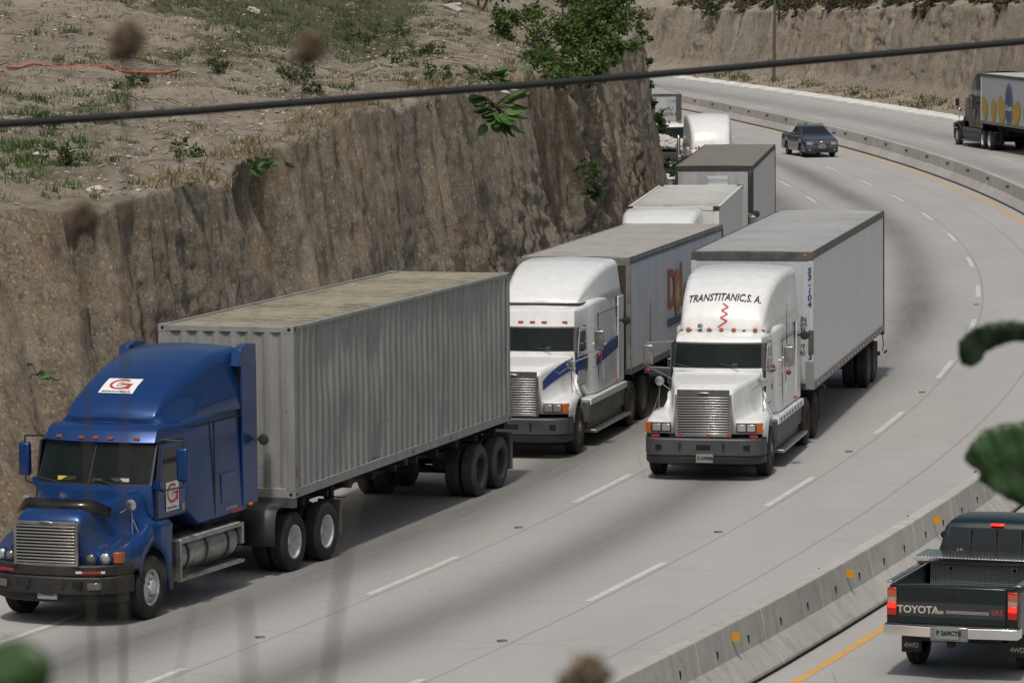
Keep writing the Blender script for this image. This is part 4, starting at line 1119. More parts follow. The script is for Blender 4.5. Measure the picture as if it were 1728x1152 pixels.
def chassis_bits(par, L, zb, wx, hy=1.2):
    mb = MB()
    for sg in (-1, 1): mb.box(-L + .1, -.4, sg * .45 - .06, sg * .45 + .06, zb - .32, zb - .02, framem)
    for i in range(int(L / 1.2)): x = -.6 - i * 1.2; mb.box(x - .04, x + .04, -1.15, 1.15, zb - .14, zb - .02, framem)
    for x in wx: mb.cyl((x, -.95, .5), (x, .95, .5), .08, framem, 8); mb.box(x - .5, x + .5, .38, .62, .55, zb - .3, framem); mb.box(x - .5, x + .5, -.62, -.38, .55, zb - .3, framem)
    mb.box(wx[-1] - .75, wx[0] + .8, -.6, .6, zb - .42, zb - .3, framem)
    mb.cyl((wx[0] + .9, .2, .62), (wx[0] + .9, -.2, .62), .14, framem, 10)
    mb.build("underframe", par, smooth=False)
    lg = MB()
    for sg in (-1, 1):
        lg.box(-2.75, -2.6, sg * .85 - .07, sg * .85 + .07, .45, zb - .05, framem); lg.box(-2.85, -2.5, sg * .85 - .12, sg * .85 + .12, .38, .45, framem); lg.tube([(-2.68, sg * .85, .8), (-3.5, sg * .6, zb - .1)], .03, framem, 5)
    lg.box(-2.7, -2.64, -.85, .85, .75, .8, framem); lg.tube([(-2.6, .9, .95), (-2.6, 1.22, .95), (-2.6, 1.22, .85)], .015, chromed, 5)
    lg.build("landing_gear", par, smooth=False)
    for sg in (-1, 1):
        a, b = sorted((sg * .6, sg * 1.2)); f = MB(); f.box(wx[-1] - .72, wx[-1] - .70, a, b, .28, zb - .2, grey_sh); f.build("mud_flap", par)

def van_trailer(root, loc, rz, L, W, zb, zt, wx, side=trwhite, roof=trroof, front=trfront, rib=0, rim=rimdark, frame=railgrey, tape=True, top_h=.16, name="trailer"):
    """box trailer as one part with sub-parts; origin at ground under its front"""
    hw = W / 2
    mb = MB(); mb.box(-L + .03, -.03, -hw + .02, hw - .02, zb + .12, zt - .05, side)
    tr = mb.build(name, root, loc=loc, rotz=rz, smooth=False)
    f = MB(); f.box(-.028, -.0, -hw + .09, hw - .09, zb + .1, zt - .12, front)
    if rib:
        for i in range(14): y = -hw + .2 + (W - .4) * i / 13; 
    f.build("front_wall", tr, smooth=False)
    r = MB(); n = int(L / .61); v = []
    for i in range(n * 4 + 1):
        x = -.02 - (L - .04) * i / (n * 4); dz = .022 if i % 4 in (0,) else 0.0; dz += .006 * noise.noise(Vector((x * 2, L, 0)))
        for y in (-hw + .03, -hw * .4, 0, hw * .4, hw - .03): v.append((x, y, zt - .012 + dz * (1 if abs(y) < hw - .1 else .3)))
    r.add(v, [(i * 5 + j, i * 5 + j + 1, (i + 1) * 5 + j + 1, (i + 1) * 5 + j) for i in range(n * 4) for j in range(4)], roof)
    r.build("roof", tr, sharp=80)
    fr = MB()
    for sg in (-1, 1):
        a, b = sorted((sg * (hw - .045), sg * hw)); fr.box(-L, 0, a, b, zt - top_h, zt, frame)
        a2, b2 = sorted((sg * (hw - .03), sg * (hw + .012))); fr.box(-L, 0, a2, b2, zt - top_h * .45, zt - top_h * .35, frame)
    fr.box(-.05, .012, -hw, hw, zt - top_h * 1.2, zt - .002, frame); fr.box(-L - .01, -L + .05, -hw, hw, zt - .12, zt - .002, raildark)
    fr.build("top_rail", tr, bev=.008)
    for sg in (-1, 1):
        a, b = sorted((sg * (hw - .10), sg * (hw + .004)))
        cp = MB(); cp.box(-.06, .016, a, b, zb, zt - top_h * 1.2, frame if frame is not railgrey else trfront); cp.build("corner_post", tr, bev=.008)
        cp = MB(); cp.box(-L - .01, -L + .06, a, b, zb - .1, zt - .12, raildark); cp.build("corner_post", tr, bev=.008)
    br = MB()
    for sg in (-1, 1):
        a, b = sorted((sg * (hw - .05), sg * (hw + .012))); br.box(-L, .0, a, b, zb, zb + .15, mat("bottom rail alloy", (.25, .25, .245), .5, .4, dirt=(.07, .06, .05), dirt_amt=.7, dscale=3))
    br.box(-.04, .02, -hw, hw, zb, zb + .14, railgrey); br.box(-L - .01, -L + .05, -hw, hw, zb - .1, zb + .1, raildark); br.build("bottom_rail", tr, bev=.006)
    if tape:
        tp = MB(); x = -.4
        while x > -L + .5:
            tp.box(x - .28, x, hw + .012, hw + .015, zb + .05, zb + .10, redpaint if False else mat("faded red tape", (.30, .12, .10), .6)); tp.box(x - .46, x - .28, hw + .012, hw + .015, zb + .05, zb + .10, whitetape); x -= .62
        tp.build("reflective_tape", tr, smooth=False)
    chassis_bits(tr, L, zb, wx); bogie(tr, wx, hy=min(1.22, hw - .03), rim=rim)
    rb = MB(); rb.box(-L - .02, -L + .04, -hw + .1, hw - .1, .5, .6, raildark)
    for sg in (-1, 1): rb.box(-L - .01, -L + .03, sg * .6 - .04, sg * .6 + .04, .6, zb, raildark)
    rb.build("rear_guard", tr, smooth=False)
    return tr

def container(name, L, W, z0, z1, loc, rz, side_m, roof_m, label, cat, depth=.036, per=.278, dents=True, parent=None, frame_m=None, rd=False):
    frame_m = frame_m or side_m; t = empty(name, loc, rz, label, cat) if parent is None else parent
    hw = W / 2; rnd = random.Random(4)
    def wave(u):
        p = u / per % 1.0
        if p < .25: return 0.0
        if p < .5: return (p - .25) / .25
        if p < .75: return 1.0
        return 1 - (p - .75) / .25
    def sheet(mb, n0, n1, zA, zB, place, m, seed):
        us = []; u = n0
        while u < n1 - 1e-4:
            us.append(u); u += per / 8
        us.append(n1); nz = 22; v = []
        for u in us:
            for k in range(nz + 1):
                z = zA + (zB - zA) * k / nz; dd = depth * wave(u - n0)
                if dents:
                    q = noise.noise(Vector((u * .8, z * .9, seed))); dd += .018 * q
                    for (du, dz, dr, da) in DENTS.get(seed, []):
                        g = math.exp(-(((u - du) / dr) ** 2 + ((z - dz) / (dr * 1.4)) ** 2)); dd = dd * (1 - .55 * g) + da * g
                v.append(place(u, z, dd))
        mb.add(v, [(i * (nz + 1) + k, i * (nz + 1) + k + 1, (i + 1) * (nz + 1) + k + 1, (i + 1) * (nz + 1) + k) for i in range(len(us) - 1) for k in range(nz)], m)
    DENTS = {1: [(rnd.uniform(1, L - 1), z1 - rnd.uniform(.3, .9), rnd.uniform(.16, .34), rnd.uniform(.01, .06)) for _ in range(9)] + [(4.3, z0 + .25, .25, .08), (8.1, z0 + .4, .2, .05), (2.6, z0 + 1.1, .25, .05)]}
    for sg, sd in ((1, 1), (-1, 2)):
        mb = MB(); sheet(mb, .12, L - .12, z0 + .16, z1 - .07, lambda u, z, dd: (-u, sg * (hw - .012 - dd), z), side_m, sd); mb.build("side_panel", t, sharp=28)
    mb = MB(); sheet(mb, -hw + .12, hw - .12, z0 + .16, z1 - .1, lambda u, z, dd: (-.015 - dd, u, z), side_m, 3); mb.build("front_panel", t, sharp=28)
    mb = MB(); mb.box(-L + .02, -L + .06, -hw + .05, hw - .05, z0 + .1, z1 - .08, side_m); mb.build("rear_door", t, smooth=False)
    # roof with cross corrugations
    mb = MB(); v = []; n = int(L / .052); k = 9
    for i in range(n + 1):
        x = -.10 - (L - .2) * i / n
        for j in range(k):
            y = -hw + .05 + (W - .1) * j / (k - 1); e = 1 if 0 < j < k - 1 else 0
            v.append((x, y, z1 - .035 + (.045 * (wave(-x * 1.33) - .5) + .02 * noise.noise(Vector((x * .7, y * .8, 9)))) * e))
    mb.add(v, [(i * k + j, i * k + j + 1, (i + 1) * k + j + 1, (i + 1) * k + j) for i in range(n) for j in range(k - 1)], roof_m); mb.build("roof", t, sharp=25)
    fr = MB(); e = .012
    for sg in (-1, 1):
        a, b = sorted((sg * (hw - .07), sg * (hw - .004))); fr.box(-L + .15, -.15, a, b, z1 - .07, z1 - .008, frame_m); fr.box(-L + .15, -.15, a, b, z0, z0 + .16, frame_m)
        for x0, x1 in ((-.14, -.004), (-L + .004, -L + .14)): fr.box(x0, x1, *sorted((sg * (hw - .14), sg * (hw - .002))), z0 + .12, z1 - .12, frame_m)
    for x0, x1 in ((-.07, -.006), (-L + .006, -L + .07)):
        fr.box(x0, x1, -hw + .15, hw - .15, z1 - .11, z1 - .01, frame_m); fr.box(x0, x1, -hw + .15, hw - .15, z0, z0 + .16, frame_m)
    fr.build("frame", t, bev=.008)
    for sx in (0, 1):
        for sg in (-1, 1):
            for zz in (z0, z1 - .118):
                cm = MB(); x0 = -.178 if not sx else -L; a, b = sorted((sg * (hw - .162), sg * hw)); cm.box(x0, x0 + .178, a, b, zz, zz + .118, raildark if rd else frame_m)
                xm = x0 + .089; cm.ball((xm, sg * hw, zz + .06), .04, .006, .03, void, 6); 
                if not sx: cm.ball((0.0, sg * (hw - .08), zz + .06), .006, .032, .032, void, 6)
                cm.build("corner_casting", t, bev=.01)
    return t

# ------------------------------------------------------------------ trucks on the road
def rel(fr, p):
    dx, dy = p[0] - fr[0], p[1] - fr[1]; c, s = math.cos(fr[2]), math.sin(fr[2]); return (dx * c + dy * s, -dx * s + dy * c, 0)
def onp(fr, x, y): c, s = math.cos(fr[2]), math.sin(fr[2]); return (fr[0] + x * c - y * s, fr[1] + x * s + y * c, 0)
TA = (-4.5689, 71.8073, -1.94267); CA = (-4.8229, 70.8913, -1.8729)
TC = (5.1361, 89.2720, -1.77298); CC = (5.0804, 88.9875, -1.7643)
TB = (1.5817, 93.1740, -1.80118)

def plate(par, c, nrm, txt, w=.34, h=.17, m=None):
    mb = MB(); n_ = Vector(nrm).normalized(); r_ = Vector((0, 0, 1)).cross(n_); c = Vector(c)
    mb.obox(c, n_ * .008, r_ * w / 2, Vector((0, 0, h / 2)), mat("plate white", (.22, .23, .22), .5))
    pl = mb.build("licence_plate", par, bev=.004)
    tx = MB(); put_text(tx, txt, h * .50, c + n_ * .0085 + r_ * w * .06, r_, (0, 0, 1), ink, off=.002, bold=.004)
    tx.obox(c + n_ * .009 - r_ * w * .37, n_ * .001, r_ * w * .07, Vector((0, 0, h * .28)), mat("plate green", (.08, .25, .12), .6))
    tx.build("plate_number", pl, smooth=False)
def bvh_of(o):
    me = o.data; return bvhtree.BVHTree.FromPolygons([v.co.copy() for v in me.vertices], [tuple(p.vertices) for p in me.polygons])

# A: blue tractor with container on a skeletal chassis
A = empty("semi_truck", (TA[0], TA[1], 0), TA[2], "blue semi truck with white wheels, nearest in the queue beside the earth cutting", "truck")
cabA, fairA = tractor(A, 'aero', bluep, front_axle=6.1, rim=rimwhite, mirror_m=bluep, fair_h=3.93)
plate(A, (7.40, 0.03, .53), (1, 0, 0), "C-008BKC")
# bug deflector on the hood
mb = MB(); v = []; N = 16
for i in range(N + 1):
    y = -.80 + 1.60 * i / N; e = abs(y) / .80
    zt_ = 1.93 - .10 * max(0, e - .7) / .3; v += [(7.10 - .34 * e ** 3, y, 1.80 - .12 * e ** 4), (7.0 - .34 * e ** 3, y, zt_ + .03 - .06 * e ** 6)]
mb.add(v, [(2 * i, 2 * i + 1, 2 * i + 3, 2 * i + 2) for i in range(N)], blackgloss); mb.build("bug_deflector", A, solid=.015)
# logos: white panel with red ring letter; on fairing and door
def ring_logo(par, to, w, h, sub=True):
    """white plate, red open ring with a bar (a G) and a small grey map shape; to(u,v)->point"""
    mb = MB(); n = 10
    def patch(u0, u1, v0, v1, m, off, k=8):
        vs = [to(u0 + (u1 - u0) * i / k, v0 + (v1 - v0) * j / k, off) for j in range(k + 1) for i in range(k + 1)]
        mb.add(vs, [(j * (k + 1) + i, j * (k + 1) + i + 1, (j + 1) * (k + 1) + i + 1, (j + 1) * (k + 1) + i) for j in range(k) for i in range(k)], m)
    patch(-w / 2, w / 2, -h / 2, h / 2, mat("logo white", (.72, .73, .74), .5), .008)
    cx, cy, r = 0.0, h * .10, min(w, h) * .34; ex = 1.25
    vs = []; N = 40
    for i in range(N + 1):
        a = math.radians(50 + 290 * i / N)
        for rr_ in (r, r * .74): vs.append(to(cx + ex * rr_ * math.cos(a), cy + rr_ * math.sin(a), .013))
    mb.add(vs, [(2 * i, 2 * i + 1, 2 * i + 3, 2 * i + 2) for i in range(N)], inkred)
    patch(cx + r * .1, cx + ex * r * 1.08, cy - r * .12, cy + r * .14, inkred, .013, 3); patch(cx + ex * r * .72, cx + ex * r * 1.0, cy - r * .85, cy + r * .1, inkred, .013, 3)
    gm_ = mat("logo grey line", (.35, .35, .36), .6)
    pts = [(-.45, -.45), (-.3, -.1), (-.42, .1), (-.1, .15), (-.1, .45), (.15, .45), (.1, .1), (.35, 0), (.05, -.35), (-.2, -.5), (-.45, -.45)]
    for a, b in zip(pts, pts[1:]):
        d = Vector((b[0] - a[0], b[1] - a[1])).normalized() * .0; pa = (cx + a[0] * r * .8, cy + a[1] * r * .8); pb = (cx + b[0] * r * .8, cy + b[1] * r * .8)
        nx, ny = (pb[1] - pa[1]), -(pb[0] - pa[0]); L = math.hypot(nx, ny) + 1e-6; nx *= .008 / L; ny *= .008 / L
        mb.add([to(pa[0] + nx, pa[1] + ny, .014), to(pb[0] + nx, pb[1] + ny, .014), to(pb[0] - nx, pb[1] - ny, .014), to(pa[0] - nx, pa[1] - ny, .014)], [(0, 1, 2, 3)], gm_)
    vs, fs = text_mesh("GESTIONES DE GUATEMALA, S.A.", h * .105, bold=.002)
    mb.add([to(v.x * w / 1.0 * .92 / (h * .105 * 16.2), v.y - h * .40, .013) for v in vs], fs, ink)
    return mb.build("company_logo", par, smooth=False)
bv = bvh_of(fairA)
def toA(u, v, off, *k):
    # project along -x/down on the fairing face
    o = Vector((6.2, u - .08, 3.72 + v * .55)); d = Vector((-1, 0, -.15)).normalized()
    hit, nr, _, _ = bv.ray_cast(o, d)
    if hit is None: return Vector((3.6, u, 3.5))
    if nr.x < 0 and nr.z < 0: nr = -nr
    return hit + nr * off
ring_logo(fairA, toA, .62, .46)
dk = [o for o in A.children if o.name.startswith("door")][0]
ring_logo(dk, lambda u, v, off: Vector((5.12 - u, 1.085 + off, 1.82 + v)), .46, .46)
# small decals low on the sleeper
mb = MB(); put_text(mb, "NO SMOKING", .07, (2.95, 1.104, 1.36), (-1, 0, 0), (0, 0, 1), mat("pale lettering", (.5, .52, .55), .5), off=.004)
mb.obox((2.72, 1.104, 1.28), (.2, 0, 0), (0, .003, 0), (0, 0, .018), redpaint); mb.obox((3.95, 1.06, 1.42), (.07, 0, 0), (0, .003, 0), (0, 0, .09), mat("logo white", (.72, .73, .74), .5)); mb.build("decal", cabA, smooth=False)
# skeletal chassis under the container
ch = MB(); zc = 1.2554
for sg in (-1, 1): ch.box(-12.1, .0, sg * .45 - .07, sg * .45 + .07, zc - .32, zc - .03, framem)
for x in (-.15, -3, -6, -9, -12.05): ch.box(x - .1, x + .1, -1.15, 1.15, zc - .15, zc - .004, framem)
ch.box(-.12, .02, -1.2, 1.2, zc - .16, zc - .004, railgrey)
tr = ch.build("trailer", A, loc=rel(TA, CA), rotz=CA[2] - TA[2], smooth=False)
chassis_bits(tr, 12.1, zc - .05, (-10.32, -11.62)); bogie(tr, (-10.32, -11.62), hy=1.2, rim=rimdark, tyre=rubberg)
mb = MB(); mb.box(-12.28, -12.2, -1.15, 1.15, .62, .95, framem)
for sg in (-1, 1): mb.box(-12.27, -12.1, sg * .5 - .08, sg * .5 + .08, .8, zc, framem)
for sg in (-1, 1): mb.box(-12.30, -12.27, sg * .85 - .1, sg * .85 + .1, .72, .86, redlens)
mb.build("rear_guard", tr, smooth=False)
cont = container("shipping_container", 12.19, 2.438, zc, zc + 2.896, (CA[0], CA[1], 0), CA[2], contgrey, controof, "grey corrugated shipping container with yellowed roof on the blue truck's chassis", "shipping container", depth=.046, per=.30)
for a in cont.children:
    pass
mb = MB()
for x, z in ((-.10, zc + .45), (-6.2, zc + .075), (-8.4, zc + .075)): mb.box(x - .04 if x > -1 else x - .07, x + .03, 1.221, 1.224, z - (.12 if x > -1 else .03), z + (.05 if x > -1 else .03), mat("faded red sticker", (.25, .07, .05), .6))
mb.build("sticker", cont, smooth=False)

# C: white tractor with riveted box trailer
Cc = empty("semi_truck", (TC[0], TC[1], 0), TC[2], "white semi truck with black lettered roof fairing and long riveted white trailer", "truck")
cabC, fairC = tractor(Cc, 'square', white, front_axle=5.92, rim=rimdirty, drive_rim=rimred, fair_h=3.80)
plate(Cc, (7.14, .05, .46), (1, 0, 0), "C-299BBJ")
bvC = bvh_of(fairC)
def toC(u, v, off=.012):
    o = Vector((6, u, v)); hit, nr, _, _ = bvC.ray_cast(o, Vector((-1, 0, 0)))
    if hit is None: return Vector((3.5, u, v))
    if nr.x < 0: nr = -nr
    return hit + nr * off
mb = MB(); wrap_text(mb, "TRANSTITANIC,S. A.", .162, None, lambda x, y: toC(x + .0, 3.37 + y * 1.1), ink, arc=-.10, bold=.003, shear=.12, spacing=1.02); mb.build("fairing_lettering", fairC, smooth=False)
mb = MB(); zz = [(-.02, 3.16), (.13, 3.10), (-.05, 3.05), (.12, 2.99), (-.06, 2.94), (.10, 2.90), (-.06, 2.80)]
zz = [(-.02, 3.26), (.10, 3.19), (-.03, 3.13), (.10, 3.06), (-.04, 2.99), (.10, 2.93), (-.09, 2.80)]
for (a, b), (c, d) in zip(zz, zz[1:]):
    n_ = Vector((d - b, a - c)).normalized() * .012; K = 6
    vs = [];
    for i in range(K + 1):
        t = i / K; u = a + (c - a) * t; v = b + (d - b) * t; vs += [toC(u + n_.x, v + n_.y), toC(u - n_.x, v - n_.y)]
    mb.add(vs, [(2 * i, 2 * i + 1, 2 * i + 3, 2 * i + 2) for i in range(K)], inkred)
mb.build("red_zigzag", fairC, smooth=False)
mb = MB()
for yy in (-.95, -.45, .1, .50, 1.0): mb.obox((6.99 - .03 * abs(yy), yy, .885), (.005, 0, 0), (0, .03 if abs(yy) < .6 else .08, 0), (0, 0, .022), redpaint)
mb.build("reflector", Cc, smooth=False)
trc = van_trailer(Cc, rel(TC, CC), CC[2] - TC[2], 14.12, 2.59, 1.115, 4.03, (-11.45, -12.75), rim=rimdirty)
# hand painted numbers down the corner post and lettering on the front wall
mb = MB()
for i, chh in enumerate("53-104"):
    put_text(mb, chh, .165, (.02, 1.215, 3.63 - i * .142), (0, 1, 0), (0, 0, 1), inkblue, off=.004, bold=.006, shear=.1)
put_text(mb, "3", .16, (.02, 1.23, 1.81), (0, 1, 0), (0, 0, 1), ink, off=.004, bold=.004)
for s_, z in (("UN", 2.61), ("GH", 2.50), ("IN", 2.39), ("ED", 2.28), ("FT", 2.03), ("A!", 1.90)): put_text(mb, s_, .13, (.02, 1.06, z), (0, 1, 0), (0, 0, 1), ink, off=.004, bold=.003)
mb.build("painted_lettering", trc, smooth=False)
mb = MB(); mb.box(.0, .03, 1.19, 1.30, 1.88, 2.38, railgrey); mb.box(.016, .035, 1.13, 1.297, 1.13, 1.72, mat("grey patch plate", (.26, .27, .265), .5, .3)); mb.build("patch_plate", trc, bev=.005)
mb = MB()
for x in (-.05, -7.2): mb.ball((x, 1.30, 3.95), .05, .02, .035, amberd if x > -1 else redlens, 6); mb.build("marker_light", trc); mb = MB()
mb.ball((-.0, 1.12, 3.95), .02, .05, .03, amber, 6); mb.build("marker_light", trc)
mb = MB(); mb.tube([(-14.1, 1.35, .62), (-13.7, 1.35, .62)], .03, framem, 6); mb.tube([(-14.05, 1.25, 1.05), (-14.08, 1.28, .8), (-14.05, 1.26, .62)], .012, black, 5); mb.build("hose", trc, smooth=False)
for sg in (1, -1):
    mb = MB(); mb.tube([(5.0, sg * 1.38, 2.5), (4.98, sg * 1.38, 3.1), (4.97, sg * 1.38, 3.35)], [.010, .006, .004], black, 5); mb.build("antenna", Cc)
mb = MB(); mb.lathe([(.0, .08), (.05, .07), (.06, .0), (.02, -.03), (.015, -.1)], (4.62, -.42, 2.84), chrome, 12, 'x'); mb.build("horn", Cc)

# B: white tractor with blue band and fruit-company trailer
B = empty("semi_truck", (TB[0], TB[1], 0), TB[2], "white semi truck with a blue stripe and a trailer with faded red lettering", "truck")
cabB, fairB = tractor(B, 'square', white, front_axle=5.92, rim=rimdirty, stripe=True, fair_h=3.70, fair_style='wide', roofz=2.93, face_lights=True)
plate(B, (7.14, -.45, .42), (1, 0, 0), "C-127BGH")
mb = MB()
for sg in (1, -1):
    o0 = sg * 1.106
    q0, q1 = sorted((sg * 1.095, sg * 1.108)); mb.prism([(3.75, 1.62), (1.15, 1.85), (1.15, 2.10), (3.75, 1.93)], 'y', q0, q1, bluestripe)
    mb.build("blue_stripe", cabB, smooth=False); mb = MB()
    q0, q1 = sorted((sg * .95, sg * .992)); mb.prism([(5.12, 1.64), (4.15, 1.60), (4.15, 1.9), (5.12, 1.92)], 'y', q0, q1, bluestripe)
    mb.build("blue_stripe", cabB, smooth=False); mb = MB()
# the stripe sweeps down along the hood side: lay it on the hood surface
hoodB = [o for o in B.children if o.name.startswith("hood")][0]; bvh = bvh_of(hoodB)
for sg in (1, -1):
    mb = MB(); vs = []; N = 24
    for i in range(N + 1):
        t = i / N; x = 5.22 + 1.60 * t
        zt_ = 1.90 - .02 * t - .28 * t ** 2.2; zb_ = 1.68 - .14 * t - .12 * t ** 2
        for j in range(4):
            z = zb_ + (zt_ - zb_) * j / 3
            hit, nr, _, _ = bvh.ray_cast(Vector((x, sg * 2, z + .12)), Vector((0, -sg, -.10)).normalized())
            vs.append(hit + Vector((0, sg, .15)).normalized() * .008 if hit else Vector((x, sg * .8, z)))
    mb.add(vs, [(4 * i + j, 4 * i + j + 1, 4 * i + j + 5, 4 * i + j + 4) for i in range(N) for j in range(3)], bluestripe); mb.build("blue_stripe", hoodB, smooth=False)
LB = 11.3
trb = van_trailer(B, (.77, 0, 0), 0, LB, 2.44, 1.13, 3.70, (-9.0, -10.3), side=dolewhite, roof=mat("grey trailer roof", (.34, .33, .305), .7, dirt=(.2, .19, .165), dirt_amt=.6), front=raildark, frame=mat("light top rail", (.24, .24, .225), .6, .3, dirt=(.09, .085, .07), dirt_amt=.7, dscale=3), tape=False, rim=rimdirty)
mb = MB(); F = Vector((0, 0, 0))
def tb(x, z): return (x - .77, 1.232, z)
put_text(mb, "D", 1.28, tb(-3.95, 2.60), (-1, 0, 0), (0, 0, 1), faded, off=.002, bold=.02)
put_text(mb, "l", 1.45, tb(-5.10, 2.60), (-1, 0, 0), (0, 0, 1), faded, off=.002, bold=.02)
put_text(mb, "e", 1.25, tb(-5.72, 2.45), (-1, 0, 0), (0, 0, 1), faded, off=.002, bold=.03)
# the o: red ring with a yellow sunburst
cx_, cz_ = -4.62, 2.50; N = 32
vs = []
for i in range(N):
    a = 2 * math.pi * i / N; vs += [tb(cx_ - .34 * math.cos(a), cz_ + .56 * math.sin(a)), tb(cx_ - .14 * math.cos(a), cz_ + .24 * math.sin(a))]
mb.add([(x, y + .003, z) for x, y, z in vs], [(2 * i, 2 * i + 1, (2 * i + 3) % (2 * N), (2 * i + 2) % (2 * N)) for i in range(N)], mat("orange lettering", (.50, .25, .10), .7))
for i in range(10):
    a = 2 * math.pi * i / 10 + .15; L1 = .42 if i % 2 else .30
    mb.add([(x, y + .005, z) for x, y, z in (tb(cx_ - .11 * math.cos(a - .28), cz_ + .19 * math.sin(a - .28)), tb(cx_ - L1 * math.cos(a), cz_ + L1 * 1.2 * math.sin(a)), tb(cx_ - .11 * math.cos(a + .28), cz_ + .19 * math.sin(a + .28)))], [(0, 1, 2)], sunyel)
mb.add([(x, y + .006, z) for x, y, z in [tb(cx_ - .12 * math.cos(2 * math.pi * i / 16), cz_ + .2 * math.sin(2 * math.pi * i / 16)) for i in range(16)]], [tuple(range(16))], mat("pale sun centre", (.62, .60, .48), .7))
mb.box(-6.3 - .77, -3.46 - .77, 1.225, 1.233, 1.80, 1.98, fadedb); mb.build("faded_logo", trb, smooth=False)
put = MB(); put_text(put, "1120", .13, (-9.7, 1.226, 3.25), (-1, 0, 0), (0, 0, 1), mat("faint brown lettering", (.2, .16, .15), .7), off=.003); put.build("trailer_number", trb, smooth=False)

# D: white tractor with ribbed container on chassis
TDy = -1.687
DF = (5.48 + (-1.22) * -math.sin(TDy), 111.14 + (-1.22) * math.cos(TDy), TDy)     # container front centre
TD = onp(DF, -.85, -.22); TD = (TD[0], TD[1], TDy)
D_ = empty("semi_truck", (TD[0], TD[1], 0), TD[2], "white semi truck directly behind the blue striped one, mostly hidden by its trailer", "truck")
tractor(D_, 'square', white, rim=rimdirty, fair_h=3.62, fair_style='wide', detail=1)
ch = MB()
for sg in (-1, 1): ch.box(-10.4, 0, sg * .45 - .07, sg * .45 + .07, .8, 1.08, framem)
trd = ch.build("trailer", D_, loc=(.85, .22, 0), smooth=False); chassis_bits(trd, 10.4, 1.1, (-8.3, -9.6)); bogie(trd, (-8.3, -9.6), rim=rimdirty)
whitecont = fluted("pale container paint", (.68, .69, .68), (.45, .44, .42), .5, metal=.1)
whiteroof = fluted("pale ribbed roof", (.46, .46, .44), (.22, .21, .19), .6, metal=.0, stretch=(2.5, .3, 1))
roofbands(whiteroof, .33, (.20, .20, .195))  # darker grey bands at the rib pitch, broken up by noise
cd = container("shipping_container", 10.35, 2.438, 1.1, 3.65, (DF[0], DF[1], 0), DF[2], whitecont, whiteroof, "pale smooth sided shipping container with ribbed roof, behind the trailer with faded red lettering", "shipping container", depth=.006, per=.45, rd=True, dents=False)

# E: low cab tractor with brown roofed trailer
TEy = -1.681
EF = (7.46 - 1.2 * -math.sin(TEy), 130.08 - 1.2 * math.cos(TEy), TEy)
TE = onp(EF, -.6, 0); TE = (TE[0], TE[1], TEy)
E_ = empty("semi_truck", (TE[0], TE[1], 0), TE[2], "white semi truck without roof fairing pulling the trailer with a flat brown dusty roof", "truck")
tractor(E_, 'square', white, rim=rimdirty, fairing=False, sleeper=False, detail=1, front_axle=5.2)
tre = van_trailer(E_, (.6, 0, 0), 0, 14.3, 2.42, 1.1, 3.75, (-11.6, -12.9), side=fluted("grey white trailer side", (.68, .69, .69), (.4, .4, .39), .5, metal=.15), roof=darkroof, front=fluted("white grimy front", (.40, .42, .44), (.16, .15, .14), .6, metal=0, rivets=.5, pitchx=9, pitchz=.14), frame=raildark, tape=False, rim=rimdirty, top_h=.14)
mb = MB(); put_text(mb, "SEDONIA", .16, (.01, .1, 3.30), (0, 1, 0), (0, 0, 1), mat("pale blue lettering", (.2, .35, .5), .6), off=.004); mb.box(0.0, .004, -.2, .42, 3.12, 3.44, paperw); mb.build("front_decal", tre, smooth=False)
mb = MB(); put_text(mb, "123", .26, (-9.6, 1.222, 2.35), (-1, 0, 0), (0, 0, 1), ink, off=.003, shear=.2); mb.build("trailer_number", tre, smooth=False)
mb = MB(); mb.tube([(1.9, 1.18, 1.3), (1.9, 1.18, 3.55), (1.85, 1.18, 3.62)], .07, black, 10); mb.build("exhaust_stack", E_)
mb = MB(); mb.lathe([(.0, -.03), (.09, -.02), (.12, .02), (.1, .05), (0, .08)], (2.0, 1.36, 2.35), black, 14, 'x'); mb.tube([(1.9, 1.15, 2.35), (2.0, 1.36, 2.35)], .02, black, 5); mb.build("round_marker", E_)

# H: bare tractor with a tall white fairing
TH = (7.85, 170.4, R(-89.5))
H_ = empty("semi_truck", (TH[0], TH[1], 0), TH[2], "white semi truck tractor with a tall smooth roof fairing, seen above the brown roofed trailer", "truck")
tractor(H_, 'square', white, rim=rimdirty, fair_h=4.05, detail=1); H_.scale = (.92, .88, .95)
for yy in (-.55, -.02, .14, .3, .85): mb = MB(); mb.ball((4.62 - .1 * yy * yy, yy, 2.80), .07, .05, .055, amberd, 6); mb.build("marker_light", H_)
mb = MB(); mb.tube([(1.2, -1.28, 1.2), (1.2, -1.28, 3.0), (1.1, -1.28, 3.1)], .08, chromed, 10); mb.build("exhaust_stack", H_)
# G: tipper with a heap of pale stone
TG = (6.35, 177.5, R(-89))
G_ = empty("dump_truck", (TG[0], TG[1], 0), TG[2], "white dump truck heaped with pale broken stone, beside the cliff edge", "dump truck")
tractor(G_, 'square', white, rim=rimdirty, fairing=False, sleeper=False, detail=1, front_axle=4.6, hood=True); G_.scale = (.8, .85, .62)
mb = MB(); 
for a in ((-3.6, 2.9, -1.25, -1.17), (-3.6, 2.9, 1.17, 1.25)): mb.box(a[0], a[1], a[2], a[3], 1.3, 3.2, steel)
mb.box(2.82, 2.9, -1.17, 1.17, 1.3, 3.3, steel); mb.box(-3.6, -3.52, -1.17, 1.17, 1.3, 3.1, steel); mb.box(-3.6, 2.9, -1.17, 1.17, 1.25, 1.35, steel); mb.build("tipper_body", G_, bev=.01)
rnd = random.Random(12); mb = MB(); palestone = mat("pale broken stone", (.55, .53, .49), .9, dirt=(.35, .32, .28), dirt_amt=.6, dscale=3)
